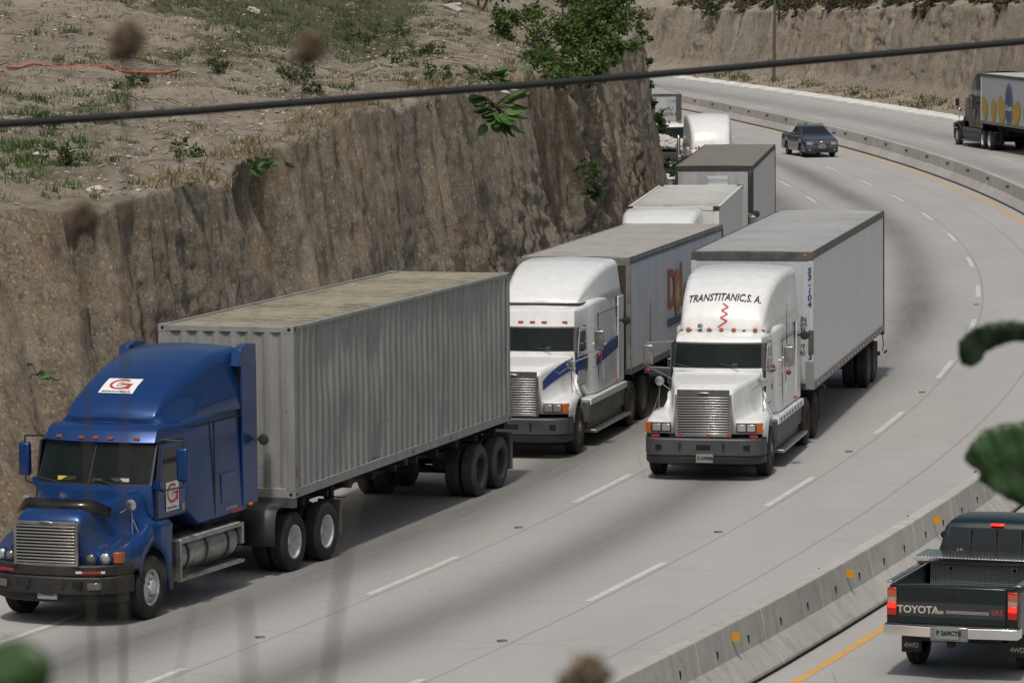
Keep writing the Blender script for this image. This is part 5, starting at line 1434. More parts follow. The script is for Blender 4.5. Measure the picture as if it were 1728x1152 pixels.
def stone(mb, c, r, m, rnd, squash=.75):
    v = []; ns = 6; off = [rnd.uniform(.65, 1.2) for _ in range(26)]; k = 0
    q = Matrix.Rotation(rnd.uniform(0, 6.28), 3, Vector((rnd.uniform(-1, 1), rnd.uniform(-1, 1), rnd.uniform(-1, 1))).normalized())
    pts = [(0, 0, 1)] + [(math.sin(ph) * math.cos(th + ph), math.sin(ph) * math.sin(th + ph), math.cos(ph)) for ph in (1.0, 2.1) for th in [2 * math.pi * i / ns for i in range(ns)]] + [(0, 0, -1)]
    for i, p in enumerate(pts):
        w_ = q @ Vector(p) * r * off[i]; w_.z *= squash; v.append(Vector(c) + w_)
    f = [(0, 1 + i, 1 + (i + 1) % ns) for i in range(ns)] + [(1 + i, 1 + ns + i, 1 + ns + (i + 1) % ns, 1 + (i + 1) % ns) for i in range(ns)] + [(13, 1 + ns + (i + 1) % ns, 1 + ns + i) for i in range(ns)]
    mb.add(v, f, m)
for i in range(900):
    x = rnd.uniform(-3.4, 2.75); y = rnd.uniform(-1.12, 1.12); z = 2.9 + 1.3 * (1 - (y / 1.3) ** 2) * (1 - ((x + .3) / 3.8) ** 4); stone(mb, (x, y, z), rnd.uniform(.06, .15), palestone, rnd)
ob = mb.build("stone_load", G_, smooth=False, merge=False); tag(ob, kind="stuff")
# F: truck with container-like trailer at the back of the queue
TF = (6.55, 193.2, R(-86.5))
F_ = empty("semi_truck", (TF[0], TF[1], 0), TF[2], "rearmost white semi truck in the queue, with amber roof lights, beside the hanging vines", "truck")
tractor(F_, 'square', white, rim=rimdirty, fairing=False, sleeper=False, detail=1, front_axle=5.0)
for yy in (-.6, -.1, .08, .25, .75): mb = MB(); mb.ball((4.7 - .1 * yy * yy, yy, 2.78), .07, .06, .07, amberd, 6); mb.build("marker_light", F_)
mb = MB(); mb.box(4.99, 5.03, -.6, .6, 1.93, 1.99, void); mb.build("cowl_vent", F_)
trf = van_trailer(F_, (.3, 0, 0), 0, 13.5, 2.5, 1.15, 3.85, (-11, -12.3), side=dolewhite, front=fluted("white reefer front", (.42, .44, .45), (.3, .3, .3), .4, metal=0), frame=railgrey, tape=False, rim=rimdirty, top_h=.08)
mb = MB(); put_text(mb, "CRFU", .24, (.0, .55, 3.16), (0, 1, 0), (0, 0, 1), ink, off=.004, bold=.003); put_text(mb, "582078 8", .22, (.0, .62, 2.92), (0, 1, 0), (0, 0, 1), ink, off=.004, bold=.003); put_text(mb, "LINE", .14, (.0, .85, 3.52), (0, 1, 0), (0, 0, 1), inkblue, off=.004)
mb.box(0, .012, -.55, .55, 3.2, 3.65, trfront); mb.box(0, .1, -.9, .7, 2.3, 2.5, black); mb.box(-.02, .035, 1.0, 1.25, 1.2, 3.84, railgrey); mb.build("front_panel_marks", trf, smooth=False)

# brown tractor with the fruit trailer on the far carriageway
TW = (25.7, 218.2, R(98.5))
W_ = empty("semi_truck", (TW[0], TW[1], 0), TW[2], "dark maroon semi truck with a white banana decorated trailer on the far carriageway", "truck")
tractor(W_, 'square', maroon, rim=rimwhite, fair_h=3.95, detail=1, mirror_m=black)
trw = van_trailer(W_, (.88, 0, 0), 0, 14.6, 2.5, 1.35, 3.92, (-11.8, -13.1), side=fluted("white trailer with banana print", (.42, .44, .47), (.33, .33, .33), .4, metal=0), front=maroon, frame=railgrey, tape=False, roof=mat("pale roof", (.42, .42, .40), .6), rim=rimdirty)
mb = MB(); yb = 1.262
def el(cx, cz, rx, rz, m, off, n=36): mb.add([(cx - .88 + rx * math.cos(2 * math.pi * i / n), yb + off, cz + rz * math.sin(2 * math.pi * i / n)) for i in range(n)], [tuple(range(n))], m)
cbl = mat("logo blue", (.045, .085, .20), .6); cyl_ = mat("logo yellow rim", (.42, .38, .16), .6)
el(-4.62, 2.48, .74, 1.06, cbl, .0); el(-4.62, 2.48, .66, .98, cyl_, .002); el(-4.62, 2.48, .61, .93, cbl, .004)
put_text(mb, "Chiquita", .38, (-4.62 - .88, yb + .005, 2.30), (-1, 0, 0), (0, 0, 1), paperw, off=.002, bold=.008)
bananay = mat("banana yellow print", (.42, .28, .05), .7, dirt=(.3, .17, .03), dirt_amt=.5, dscale=2)
def banana(x0, w, z0, z1, lean, dz=0):
    w *= 1.45
    L = []; Rr = []; N = 12
    for i in range(N + 1):
        t = i / N; z = z0 + (z1 - z0) * t; ww = w * (math.sin(math.pi * min(1, .18 + .82 * (1 - t))) ** .6 * .5) * (1 - .75 * max(0, t - .75) / .25)
        cxx = x0 + lean * t * t; L.append((cxx - ww - .88, yb + dz, z)); Rr.append((cxx + ww - .88, yb + dz, z))
    mb.add(L + Rr[::-1], [tuple(range(2 * N + 2))], bananay)
mb.build("oval_logo", trw, smooth=False)
for b in ((-.15, .75, 1.55, 2.75, .55), (-1.72, .72, 1.5, 2.66, .1), (-3.35, 1.0, 1.46, 2.86, .45), (-5.95, 1.05, 1.42, 2.72, -.35), (-8.0, .8, 1.4, 2.6, .2), (-9.6, 1.0, 1.42, 2.8, .4), (-11.6, 1.0, 1.42, 2.8, -.4)):
    mb = MB(); banana(*b); mb.build("banana_print", trw, smooth=False)

# driver of the white lettered truck, elbow on the window sill
def skinfig(name, verts, edges, radii, m, par=None, loc=(0, 0, 0), rz=0, sub=2):
    me = bpy.data.meshes.new(name); me.from_pydata(verts, edges, []); o = bpy.data.objects.new(name, me); COL.objects.link(o)
    me.materials.append(m); o.location = loc; o.rotation_euler = (0, 0, rz)
    md = o.modifiers.new("skin", 'SKIN'); 
    sk = me.skin_vertices if me.skin_vertices else None
    if not me.skin_vertices:
        b = bmesh.new(); b.from_mesh(me); b.verts.layers.skin.verify(); b.to_mesh(me); b.free()
    for i, r_ in enumerate(radii): me.skin_vertices[0].data[i].radius = (r_, r_) if not isinstance(r_, tuple) else r_
    me.skin_vertices[0].data[0].use_root = True
    s_ = o.modifiers.new("sub", 'SUBSURF'); s_.levels = sub; s_.render_levels = sub
    if par: o.parent = par
    return o
dv = [(4.25, .50, 1.40), (4.22, .50, 1.60), (4.24, .50, 1.85), (4.28, .50, 1.97), (4.32, .50, 2.10), (4.34, .50, 2.22), (4.33, .72, 1.90), (4.52, 1.06, 1.96), (4.78, 1.08, 2.06), (4.90, 1.03, 2.09), (4.34, .28, 1.88), (4.62, .30, 1.72), (4.88, .38, 1.85), (4.60, .60, 1.40), (4.60, .40, 1.40)]
de = [(0, 1), (1, 2), (2, 3), (3, 4), (4, 5), (2, 6), (6, 7), (7, 8), (8, 9), (2, 10), (10, 11), (11, 12), (0, 13), (0, 14)]
dr = [.15, .15, .14, .06, .09, .08, .065, .048, .038, .035, .065, .045, .035, .09, .09]
pr_ = skinfig("person", dv, de, dr, skin, loc=(TC[0], TC[1], 0), rz=TC[2]); tag(pr_, "driver of the white lettered truck resting a bare arm on the window sill", "person")

# ------------------------------------------------------------------ pickups
def pickup(root, L, hw, ra, fa, wr, bed, cabr, cabf, ws, zbelt, zroof, zhood, znose, paint, bedtop, floor, low=.38, roofw=.68, hoodw=.66, rimm=rimwhite):
    """root at rear face; +x forward. bed=(x0,x1) open; cab roof from cabr..cabf, windscreen foot at ws"""
    AR = wr + .07; st = []
    xs = sorted(set([0.0, .05, bed[0], bed[0] + .002, bed[1], bed[1] + .002] + [L * i / 44 for i in range(45)] + [L - .02]))
    for x in xs:
        inbed = bed[0] < x <= bed[1]
        if x <= bed[1]: zt = bedtop
        elif x < ws: zt = zbelt
        else:
            t = (x - ws) / (L - ws); zt = zhood + (znose - zhood) * t ** 1.6 - .05 * max(0, (t - .9) / .1) ** 2
        nose = max(0, (x - (L - .35)) / .35); tail = max(0, (.08 - x) / .08)
        w = hw * (1 - .10 * nose ** 2.2 - .02 * tail); zf = floor if inbed else zt + (.03 if x > ws else 0)
        zl = low
        for a in (ra, fa):
            if abs(x - a) < AR: zl = max(zl, wr + math.sqrt(AR ** 2 - (x - a) ** 2))
        zl = min(zl, zt - .14); wi = w - .10
        st.append((x, [(0, zf), (wi * .5, zf), (wi, zf - (0 if inbed else .01)), (wi + .004, zt - (0 if inbed else .012)), (w - .045, zt - .008), (w - .015, zt - .035), (w, zt - .09), (w + .018, (zt + zl) / 2 + .05), (w + .005, zl + .02), (w - .01, zl)]))
    mb = MB(); mb.loft(st, paint)
    for x, pr in (st[0], st[-1]):
        for sg in (1, -1):
            v = []
            for (y, z) in pr: v += [(x, sg * y, z), (x, sg * y, min(z, low + .02))]
            mb.add(v, [(2 * i, 2 * i + 1, 2 * i + 3, 2 * i + 2) for i in range(len(pr) - 1)], paint)
    body = mb.build("body", root, sharp=40)
    if bed:
        mb = MB(); xx = bed[0] + .001; mb.add([(xx, -hw + .1, floor), (xx, hw - .1, floor), (xx, hw - .1, bedtop), (xx, -hw + .1, bedtop)], [(0, 1, 2, 3)], paint); mb.build("bed_wall", body, smooth=False)
    # greenhouse
    gs = []
    for x, zt, w in ((cabr - .10, zbelt + .02, hw - .06), (cabr - .06, zbelt + .2, hw - .10), (cabr, zroof - .06, roofw + .03), (cabr + .10, zroof - .01, roofw), ((cabr + cabf) / 2, zroof, roofw), (cabf, zroof - .02, roofw - .01), (cabf + .10, zroof - .07, roofw), (ws - .02, zbelt + .05, hw - .10), (ws + .05, zbelt - .02, hw - .10)):
        gs.append((x, rr(hw - .055, w, zbelt - .06, max(zt, zbelt), min(.07, max(.012, (zt - zbelt) * .4)), .01, .01, n=4)))
    mb = MB(); mb.loft(gs, paint, cap0=True, cap1=True); cb = mb.build("cab", root, sharp=50)
    bvc = bvh_of(cb)
    def skinp(o, d, fallback, off=.008):
        hit, nr, _, _ = bvc.ray_cast(Vector(o), Vector(d))
        if hit is None: return Vector(fallback)
        return hit - Vector(d) * off
    def pane(name, grid_fn, n, m_, k, parent, m=glassdark):
        mb = MB(); vs = [grid_fn(i / n, j / k) for j in range(k + 1) for i in range(n + 1)]
        mb.add(vs, [(j * (n + 1) + i, j * (n + 1) + i + 1, (j + 1) * (n + 1) + i + 1, (j + 1) * (n + 1) + i) for j in range(k) for i in range(n)], m); return mb.build(name, parent)
    fw_ = hw - .17
    pane("windscreen", lambda u, v: skinp((L + 2, (u - .5) * 2 * (fw_ * (1 - v) + (roofw - .06) * v), zbelt + .06 + (zroof - .12 - zbelt) * v), (-1, 0, 0), (ws, 0, zbelt)), 8, 0, 6, root)
    pane("rear_window", lambda u, v: skinp((-2, (u - .5) * 2 * (fw_ * (1 - v) + (roofw - .04) * v), zbelt + .04 + (zroof - .14 - zbelt) * v), (1, 0, 0), (cabr, 0, zbelt)), 8, 0, 5, root)
    for sg in (1, -1):
        pane("side_window", lambda u, v: skinp((cabr + .06 + (ws - .38 - cabr - (ws - .30 - cabf) * v * .85) * u, sg * 3, zbelt + .03 + (zroof - .13 - zbelt) * v), (0, -sg, 0), (cabr, sg * hw, zbelt)), 7, 0, 4, root)
        for a in (ra, fa): wheel(root, a, sg * (hw - .12), sg, r=wr, w=.21, kind='car', rim=rimm)
        mr = MB(); mr.ball((ws - .42, sg * (hw + .12), zbelt + .10), .05, .09, .065, paint, 8); mr.tube([(ws - .42, sg * (hw - .05), zbelt + .04), (ws - .42, sg * (hw + .08), zbelt + .08)], .02, paint, 6); mr.build("mirror", root)
    ub = MB(); ub.box(.25, L - .25, -hw + .3, hw - .3, max(.22, low - .12), low + .12, framem)
    for a in (ra, fa): ub.box(a - .4, a + .4, -hw + .24, hw - .24, low, .72 if a == fa else floor - .01, void); ub.cyl((a, -hw + .2, wr), (a, hw - .2, wr), .05, framem, 8)
    ub.build("underbody", root, smooth=False)
    return body, cb
greenp = mat("dark green pickup paint", (.005, .014, .016), .30, .2, coat=.25)
brightchrome = mat("bright chrome", (.92, .92, .92), .13, 1.0); slate = mat("slate blue metallic", (.065, .075, .10), .28, .5, coat=.8)
hd_ = R(70.5)
T_ = empty("pickup_truck", (6.22, 59.48, 0), hd_, "dark green pickup with silver toolbox and chrome bumper driving away at bottom right", "pickup truck"); T_.scale = (1.13,) * 3
bodyT, cabT = pickup(T_, 5.25, .84, 1.15, 4.22, .36, (.10, 2.32), 2.50, 3.45, 4.1, 1.22, 1.70, 1.18, 1.0, greenp, 1.20, .72, low=.56, roofw=.66, rimm=rimwhite)
# tailgate
mb = MB(); mb.box(-.035, .03, -.70, .70, .70, 1.19, greenp); tg = mb.build("tailgate", T_, bev=.015)
mb = MB(); mb.box(-.040, -.034, -.68, .68, .80, .985, mat("charcoal graphic band", (.028, .03, .03), .5)); mb.build("graphic_band", tg, smooth=False)
mb = MB(); put_text(mb, "TOYOTA", .13, (-.040, .43, .885), (0, -1, 0), (0, 0, 1), mat("silver lettering", (.42, .41, .39), .4), off=.003, bold=.004)
put_text(mb, "T100", .055, (-.040, .16, .862), (0, -1, 0), (0, 0, 1), mat("silver lettering", (.42, .41, .39), .4), off=.003, bold=.002); put_text(mb, "SR5", .10, (-.040, -.59, .882), (0, -1, 0), (0, 0, 1), mat("dull red lettering", (.25, .05, .05), .5), off=.003, bold=.002)
for i in range(3): mb.box(-.043, -.040, -.48, .07, .855 + i * .014, .860 + i * .014, mat("silver lettering", (.42, .41, .39), .4))
mb.build("tailgate_lettering", tg, smooth=False)
mb = MB(); mb.box(-.042, -.03, -.075, .075, 1.02, 1.09, void); mb.build("handle", tg, bev=.01)
for sg in (1, -1):
    mb = MB(); y0, y1 = sorted((sg * .715, sg * .835))
    mb.box(-.02, .05, y0, y1, .80, .89, redlens); tl = mb.build("tail_light", T_, bev=.01)
    lm = MB(); lm.box(-.028, .04, y0 + .005, y1 - .005, .89, .97, mat("lit brake lamp", (.8, .03, .02), .3, emit=(1, .03, .01), estr=1.3)); lm.build("brake_lamp", tl, bev=.01)
    lm = MB(); lm.box(-.022, .04, y0, y1, .97, 1.03, mat("clear lamp", (.3, .28, .28), .2)); lm.box(-.022, .04, y0, y1, 1.03, 1.12, mat("orange lamp", (.4, .10, .05), .25)); lm.box(-.022, .04, y0, y1, 1.12, 1.15, redlens); lm.build("indicator_lamp", tl, bev=.008)
    mb = MB(); y0, y1 = sorted((sg * .79, sg * .86)); mb.box(.06, 2.3, y0, y1, 1.20, 1.225, chromed); mb.build("bed_rail", T_, bev=.008)
    mb = MB(); y0, y1 = sorted((sg * .56, sg * .82)); mb.box(.66, .68, y0, y1, .22, .52, black); mf = mb.build("mud_flap", T_, bev=.005)
    mb = MB(); put_text(mb, "4WD", .085, (.66, sg * .69, .31), (0, -1, 0), (0, 0, 1), mat("silver lettering", (.42, .41, .39), .4), off=.003, bold=.003); mb.build("flap_lettering", mf, smooth=False)
mb = MB(); mb.prism([(-.12, .60), (-.16, .30), (-.16, -.30), (-.12, -.60), (-.10, -.86), (.12, -.87), (.12, .87), (-.10, .86)], 'z', .56, .69, brightchrome)
mb.prism([(-.10, .60), (-.10, -.60), (-.08, -.85), (.06, -.85), (.06, .85), (-.08, .85)], 'z', .69, .705, black); bT = mb.build("bumper", T_, bev=.02)
mb = MB(); mb.box(-.175, -.1, -.24, .24, .52, .70, chromed); mb.build("plate_recess", bT, bev=.01); plate(T_, (-.185, .02, .625), (-1, 0, 0), "P 269CTE", .31, .155)
mb = MB(); mb.box(-.12, .05, -.04, .04, .43, .50, framem); mb.build("tow_hitch", T_, bev=.005)
# toolbox across the bed
def diamond():
    m, n, l, bs = newmat("diamond plate aluminium"); tc = n.new("ShaderNodeTexCoord").outputs["Object"]
    s3 = n.new("ShaderNodeSeparateXYZ"); l.new(tc, s3.inputs[0])
    a = nmath(n, l, 'SINE', nmath(n, l, 'MULTIPLY', nmath(n, l, 'ADD', s3.outputs[1], s3.outputs[2]), 130)); b = nmath(n, l, 'SINE', nmath(n, l, 'MULTIPLY', nmath(n, l, 'SUBTRACT', s3.outputs[1], nmath(n, l, 'ADD', s3.outputs[2], s3.outputs[0])), 130))
    g = nramp(n, l, nmath(n, l, 'MULTIPLY', a, b), .35, .8); l.new(nmix(n, l, g, (.17, .18, .19), (.62, .64, .66)), bs.inputs["Base Color"]); bs.inputs["Metallic"].default_value = .8; bs.inputs["Roughness"].default_value = .35
    nbump(n, l, bs, g, .4, .01); return m
dia = diamond()
tbx = empty("toolbox", (0, 0, 0), 0, "silver diamond plate toolbox lying across the dark green pickup's bed", "toolbox"); tbx.matrix_world = Matrix.Translation((6.22, 59.48, 0)) @ Matrix.Rotation(hd_, 4, 'Z') @ Matrix.Scale(1.13, 4)
mb = MB(); mb.box(1.70, 2.28, -.70, .70, .74, 1.225, dia); mb.box(1.62, 2.28, -.86, .86, 1.235, 1.27, dia); mb.build("box_body", tbx, bev=.004)
mb = MB(); mb.box(1.56, 2.30, -.885, .885, 1.27, 1.32, brightchrome)
for i in range(40): mb.box(1.58, 2.28, -.87 + i * .0445, -.85 + i * .0445, 1.32, 1.325, brightchrome)
mb.build("lid", tbx, bev=.006)
for sg in (1, -1): mb = MB(); mb.box(1.68, 1.70, sg * .42 - .05, sg * .42 + .05, 1.13, 1.21, chromed); mb.box(1.675, 1.68, sg * .42 - .02, sg * .42 + .02, 1.15, 1.19, void); mb.build("latch", tbx)
# rear window bars, high stop lamp, sticker
mb = MB()
for yy in (-.34, 0, .34): mb.box(2.395, 2.47, yy - .010, yy + .010, 1.25, 1.585, black)
mb.build("window_divider", cabT, smooth=False)
mb = MB(); mb.box(2.46, 2.56, -.10, .08, 1.63, 1.66, mat("lit brake lamp", (.8, .03, .02), .3, emit=(1, .03, .01), estr=1.3)); mb.build("high_brake_lamp", cabT, bev=.01)
mb = MB(); put_text(mb, "10", .09, (2.36, .47, 1.30), (0, -1, 0), (0, 0, 1), paperw, off=.003); mb.ball((2.44, -.60, 1.42), .004, .045, .05, mat("round sticker", (.5, .5, .6), .5), 6); mb.build("sticker", cabT, smooth=False)

# slate pickup coming round the far bend
pr0 = (15.62, 214.35); S_ = empty("pickup_truck", (pr0[0] - 2.1 * math.cos(R(-80)) * 1.08 * -0 , pr0[1], 0), R(-80), "small slate blue pickup alone in the outer lane near the median barrier", "pickup truck")
S_.scale = (1.1,) * 3; hx = math.cos(R(-80)); hy = math.sin(R(-80)); S_.location = (15.40 - hx * 3.95, 212.1 - hy * 3.95, 0)
bodyS, cabS = pickup(S_, 4.40, .81, .95, 3.55, .30, (.10, 1.62), 1.80, 2.62, 3.42, .96, 1.40, .93, .74, slate, .98, .55, low=.26, roofw=.58, rimm=rimwhite)
mb = MB(); mb.box(4.395, 4.43, -.74, .74, .22, .44, black); mb.build("bumper", S_, bev=.02)
mb = MB(); mb.box(4.395, 4.42, -.36, .36, .58, .70, black)
for z in (.61, .65, .69): mb.box(4.415, 4.43, -.36, .36, z - .006, z + .006, chrome)
g = mb.build("grille", S_); mb = MB(); mb.lathe([(.075, .0), (.085, .012), (.075, .02), (.06, .02), (.06, .0)], (4.43, 0, .65), chrome, 18, 'x'); put_text(mb, "VW", .075, (4.432, 0, .65), (0, 1, 0), (0, 0, 1), chrome, off=.004); mb.build("badge", g)
for sg in (1, -1):
    mb = MB(); y0, y1 = sorted((sg * .42, sg * .70)); mb.box(4.33, 4.41, y0, y1, .58, .70, lens); mb.build("headlight", S_, bev=.02)
    mb = MB(); mb.cyl((4.42, sg * .58, .35), (4.44, sg * .58, .35), .04, lens, 10); mb.build("fog_lamp", S_)
plate(S_, (4.44, 0, .50), (1, 0, 0), "P 478", .32, .16)
mb = MB()
for yy in (-.5, .5): mb.tube([(1.85, yy, 1.41), (1.95, yy, 1.46), (2.55, yy, 1.46), (2.65, yy, 1.41)], .015, black, 5)
mb.build("roof_rack", S_)

# ------------------------------------------------------------------ plants, stones and litter on the bank
def leafmat(name, a, b, rough=.6):
    m, n, l, bs = newmat(name); g = n.new("ShaderNodeNewGeometry")
    c = nmix(n, l, g.outputs["Random Per Island"], a, b); l.new(c, bs.inputs["Base Color"]); bs.inputs["Roughness"].default_value = rough
    bs.inputs["Specular IOR Level"].default_value = .3
    tr = n.new("ShaderNodeBsdfTranslucent"); l.new(c, tr.inputs[0]); mx = n.new("ShaderNodeMixShader"); mx.inputs[0].default_value = .25
    out = [x for x in n if x.type == 'OUTPUT_MATERIAL'][0]; l.new(bs.outputs[0], mx.inputs[1]); l.new(tr.outputs[0], mx.inputs[2]); l.new(mx.outputs[0], out.inputs[0]); return m
leafg = leafmat("shrub leaves", (.045, .085, .02), (.11, .165, .045)); leafd = leafmat("dark shrub leaves", (.03, .058, .018), (.075, .11, .035))
leafbig = leafmat("broad leaves", (.05, .115, .03), (.12, .20, .06)); grassg = leafmat("bank grass", (.06, .075, .03), (.13, .135, .065)); grassdry = leafmat("dry grass", (.20, .16, .09), (.32, .27, .17))
brush = leafmat("brown scrub", (.06, .05, .03), (.12, .10, .055)); bark = mat("bark", (.06, .045, .03), .9)
def leaf(mb, c, s, rnd, m, aspect=.5, droop=0.3):
    d = Vector((rnd.gauss(0, 1), rnd.gauss(0, 1), rnd.gauss(0, .7) - droop)).normalized(); t = d.orthogonal().normalized()
    t = (Matrix.Rotation(rnd.uniform(0, 6.28), 3, d) @ t); c = Vector(c); w = s * aspect; nn = d.cross(t) * s * .12
    mb.add([c, c + d * s * .5 + t * w * .5 + nn, c + d * s, c + d * s * .5 - t * w * .5 + nn], [(0, 1, 2, 3)], m)
def shrub(name, base, clumps, n, ls, label, cat, m=None, group=None, seed=0, aspect=.5, stems=True, droop=.3):
    """clumps: list of (dx,dy,dz,r)"""
    rnd = random.Random(seed); t = empty(name, base, 0, label, cat, group); mb = MB()
    sub = []
    for (x, y, z, r) in clumps:
        for _ in range(7): 
            d = Vector((rnd.gauss(0, 1), rnd.gauss(0, 1), rnd.gauss(0, 1))).normalized() * r * rnd.uniform(.35, 1.0); sub.append((x + d.x, y + d.y, z + d.z * .85, r * rnd.uniform(.22, .42)))
    for i in range(n):
        (x, y, z, r) = sub[rnd.randrange(len(sub))]; d = Vector((rnd.gauss(0, 1), rnd.gauss(0, 1), rnd.gauss(0, 1))).normalized() * r * rnd.random() ** .4
        leaf(mb, (x + d.x, y + d.y, z + d.z), ls * rnd.uniform(.6, 1.3), rnd, m or leafg, aspect, droop)
    mb.build("crown", t, smooth=False, merge=False)
    if stems:
        sb = MB()
        for (x, y, z, r) in clumps: sb.tube([(0, 0, -.2), (x * .35, y * .35, z * .45), (x, y, z)], [.05, .035, .015], bark, 5)
        sb.build("trunk", t)
    return t
def bzat(x, y): return bench_z(x, y)
# thicket on the brow of the cutting
for i, (x, y, cl, n, lab) in enumerate((
    (1.0, 110.5, [(0, 0, .35, .4), (-.3, .8, .6, .4), (.3, -.3, .1, .35)], 500, "low leafy green shrub at the left end of the thicket on the cliff brow"),
    (1.9, 114.5, [(0, 0, .6, .7), (.4, -1.0, .2, .5), (-.5, .5, 1.1, .8)], 1300, "dense green shrub spilling over the cliff edge in the middle of the thicket"),
    (1.5, 119, [(0, 0, 1.6, 1.2), (-1.3, 0, 1.2, .9), (.8, 0, .9, .8), (0, 0, 2.7, .9)], 1900, "tallest shrub of the thicket on the cliff brow, reaching the picture's top"),
    (2.8, 124, [(0, 0, .9, .9), (.4, -.8, .2, .6), (-.8, 0, 1.6, .9), (.1, 0, 1.8, .8)], 1700, "green shrub hanging over the cliff brow right of the thicket's middle"),
    (3.1, 134, [(0, 0, .8, .7), (-.8, 0, 1.5, .9), (.2, .2, 1.5, .6)], 1200, "dark green shrub at the right end of the cliff brow"),
    (-.9, 124, [(0, 0, .7, .8), (-1.2, 0, .6, .6), (.9, 0, 1.0, .8)], 900, "grey green shrub behind the thicket at the top of the slope"))):
    shrub("shrub", (x, y, bzat(x, y) - .1), cl, int(n * 2.2), .16, lab, "shrub", leafd if i in (4, 5) else leafg, "shrubs along the brow of the left cutting", seed=40 + i)
# vines at the cliff's far end and the bush at its foot
shrub("hanging_vine", (4.85, 155.5, 7.2), [(0.0, 0, 0, .38), (.1, 0, -.9, .26), (.2, 0, -1.7, .26), (.32, 0, -2.4, .24), (.62, 0, -2.9, .22), (.72, 0, -3.3, .18), (-.2, 0, .8, .5)], 2000, .15, "leafy vines trailing down the far right end of the earth cliff", "vine", leafd, seed=61, stems=False)
shrub("shrub", (6.5, 161, .1), [(0, 0, .7, .6), (.2, 0, 1.5, .6), (-.2, 0, 2.1, .5), (.4, .2, 1.0, .5)], 2200, .16, "dark green bush at the foot of the cliff beside the dump truck", "shrub", leafd, seed=62)
# broad leaved plants growing out of the face
def bigleaf(base, n, s, label, seed, spread=.6, hang=.6):
    rnd = random.Random(seed); t = empty("broad_leaved_plant", base, 0, label, "plant"); mb = MB(); sb = MB()
    for i in range(n):
        a = rnd.uniform(-2.6, .3); el_ = rnd.uniform(-hang, .9); d = Vector((math.cos(a), math.sin(a), el_)).normalized()
        L = spread * rnd.uniform(.4, 1.1); p = d * L; sb.tube([(0, 0, 0), p * .6 + Vector((0, 0, .05)), p], .009, leafd, 4)
        ll = s * rnd.uniform(.6, 1.15); dd = Vector((d.x, d.y, d.z - .35)).normalized(); w = dd.cross(Vector((0, 0, 1))).normalized(); w = Matrix.Rotation(rnd.uniform(-.6, .6), 3, dd) @ w; nrm = dd.cross(w)
        prof_ = [(0, .0), (.15, .30), (.4, .42), (.7, .34), (.9, .16), (1.0, 0)]; vs = []
        for (u, h_) in prof_:
            c = p + dd * ll * u - nrm * ll * .10 * (1 - (2 * u - 1) ** 2) * -1; vs += [c + w * h_ * ll + nrm * ll * .06, c, c - w * h_ * ll + nrm * ll * .06]
        mb.add(vs, [(3 * k, 3 * k + 3, 3 * k + 4, 3 * k + 1) for k in range(5)] + [(3 * k + 1, 3 * k + 4, 3 * k + 5, 3 * k + 2) for k in range(5)], leafbig)
    mb.build("leaves", t, smooth=False, merge=False); sb.build("stem", t)
bigleaf((-.35, 97.4, 6.80), 46, .46, "large plant with broad pale green leaves hanging from the cliff face below the cable", 3, .48, 1.1)
bigleaf((-.65, 101.5, 7.3), 26, .36, "broad leaved plant on the cliff lip left of the thicket", 5, .6, .2)
bigleaf((.9, 107, 7.6), 24, .36, "broad leaved plant just left of the thicket, above the cable", 6, .6, .3)
bigleaf((-4.75, 85.2, 6.25), 6, .30, "small plant with two bright leaves on the cliff lip above the grey container", 7, .22, .3)
bigleaf((-5.05, 84.0, 6.15), 5, .28, "small low bright leaved plant on the lip, left of its twin", 8, .25, .2)
bigleaf((-6.15, 81.1, 5.95), 4, .2, "tiny bright plant on the cliff lip at the left", 9, .15, .3)
bigleaf((-8.15, 72.2, 3.2), 9, .22, "small weed growing low on the corner of the cutting behind the blue truck", 10, .3, .4)
shrub("shrub", (1.9, 103.0, 5.1), [(0, 0, 0, .35), (.1, -.1, -.5, .25)], 260, .16, "little dark bush clinging to the cliff face under the thicket", "shrub", leafd, seed=66, stems=False)

def tufts(name, region, n, m, hmin, hmax, seed, zf, dens=None, blades=9, spread=.16, wd=.02):
    rnd = random.Random(seed); mb = MB(); c = 0; tries = 0
    while c < n and tries < n * 40:
        tries += 1; x = rnd.uniform(region[0], region[1]); y = rnd.uniform(region[2], region[3])
        if dens and rnd.random() > dens(x, y): continue
        z = zf(x, y); c += 1; sc = rnd.uniform(.6, 1.4)
        for _ in range(int(blades * rnd.uniform(.6, 1.6))):
            a = rnd.uniform(0, 6.28); r_ = rnd.random() * spread * sc; h = rnd.uniform(hmin, hmax) * sc; px, py = x + math.cos(a) * r_, y + math.sin(a) * r_
            lx, ly = rnd.gauss(0, .6) * h, rnd.gauss(0, .6) * h; b = rnd.uniform(0, 3.14); ux, uy = math.cos(b) * wd, math.sin(b) * wd
            mb.add([(px - ux, py - uy, z - .03), (px + ux, py + uy, z - .03), (px + lx + ux * .4, py + ly, z + h), (px + lx - ux * .4, py + ly, z + h * .96)], [(0, 1, 2, 3)], m)
    o = mb.build(name, smooth=False, merge=False); tag(o, kind="stuff"); return o
def lipx(y): b, g = bx(max(y, 77)); return b - 15.5 * math.hypot(1, g)
def on_bench(x, y): return x < lipx(y) - .25 and (y > 77.5 or (x < -9 and y > 75))
def dn_weed(x, y):
    if not on_bench(x, y): return 0
    v = .06 + .9 * max(0, noise.noise(Vector((x * .35, y * .35, 4))) + .0) + .5 * min(1, green_l(x, y)); return min(1, v) * (.45 if (x < -7.5 and y < 95) else 1)
tufts("weeds", (-16, 4, 75, 127), 1300, grassg, .03, .10, 1, bench_z, dn_weed, 22, .26, .009)
tufts("weeds", (-16, 4, 75, 127), 260, leafg, .04, .14, 2, bench_z, lambda x, y: dn_weed(x, y) * .6, 30, .22, .014)
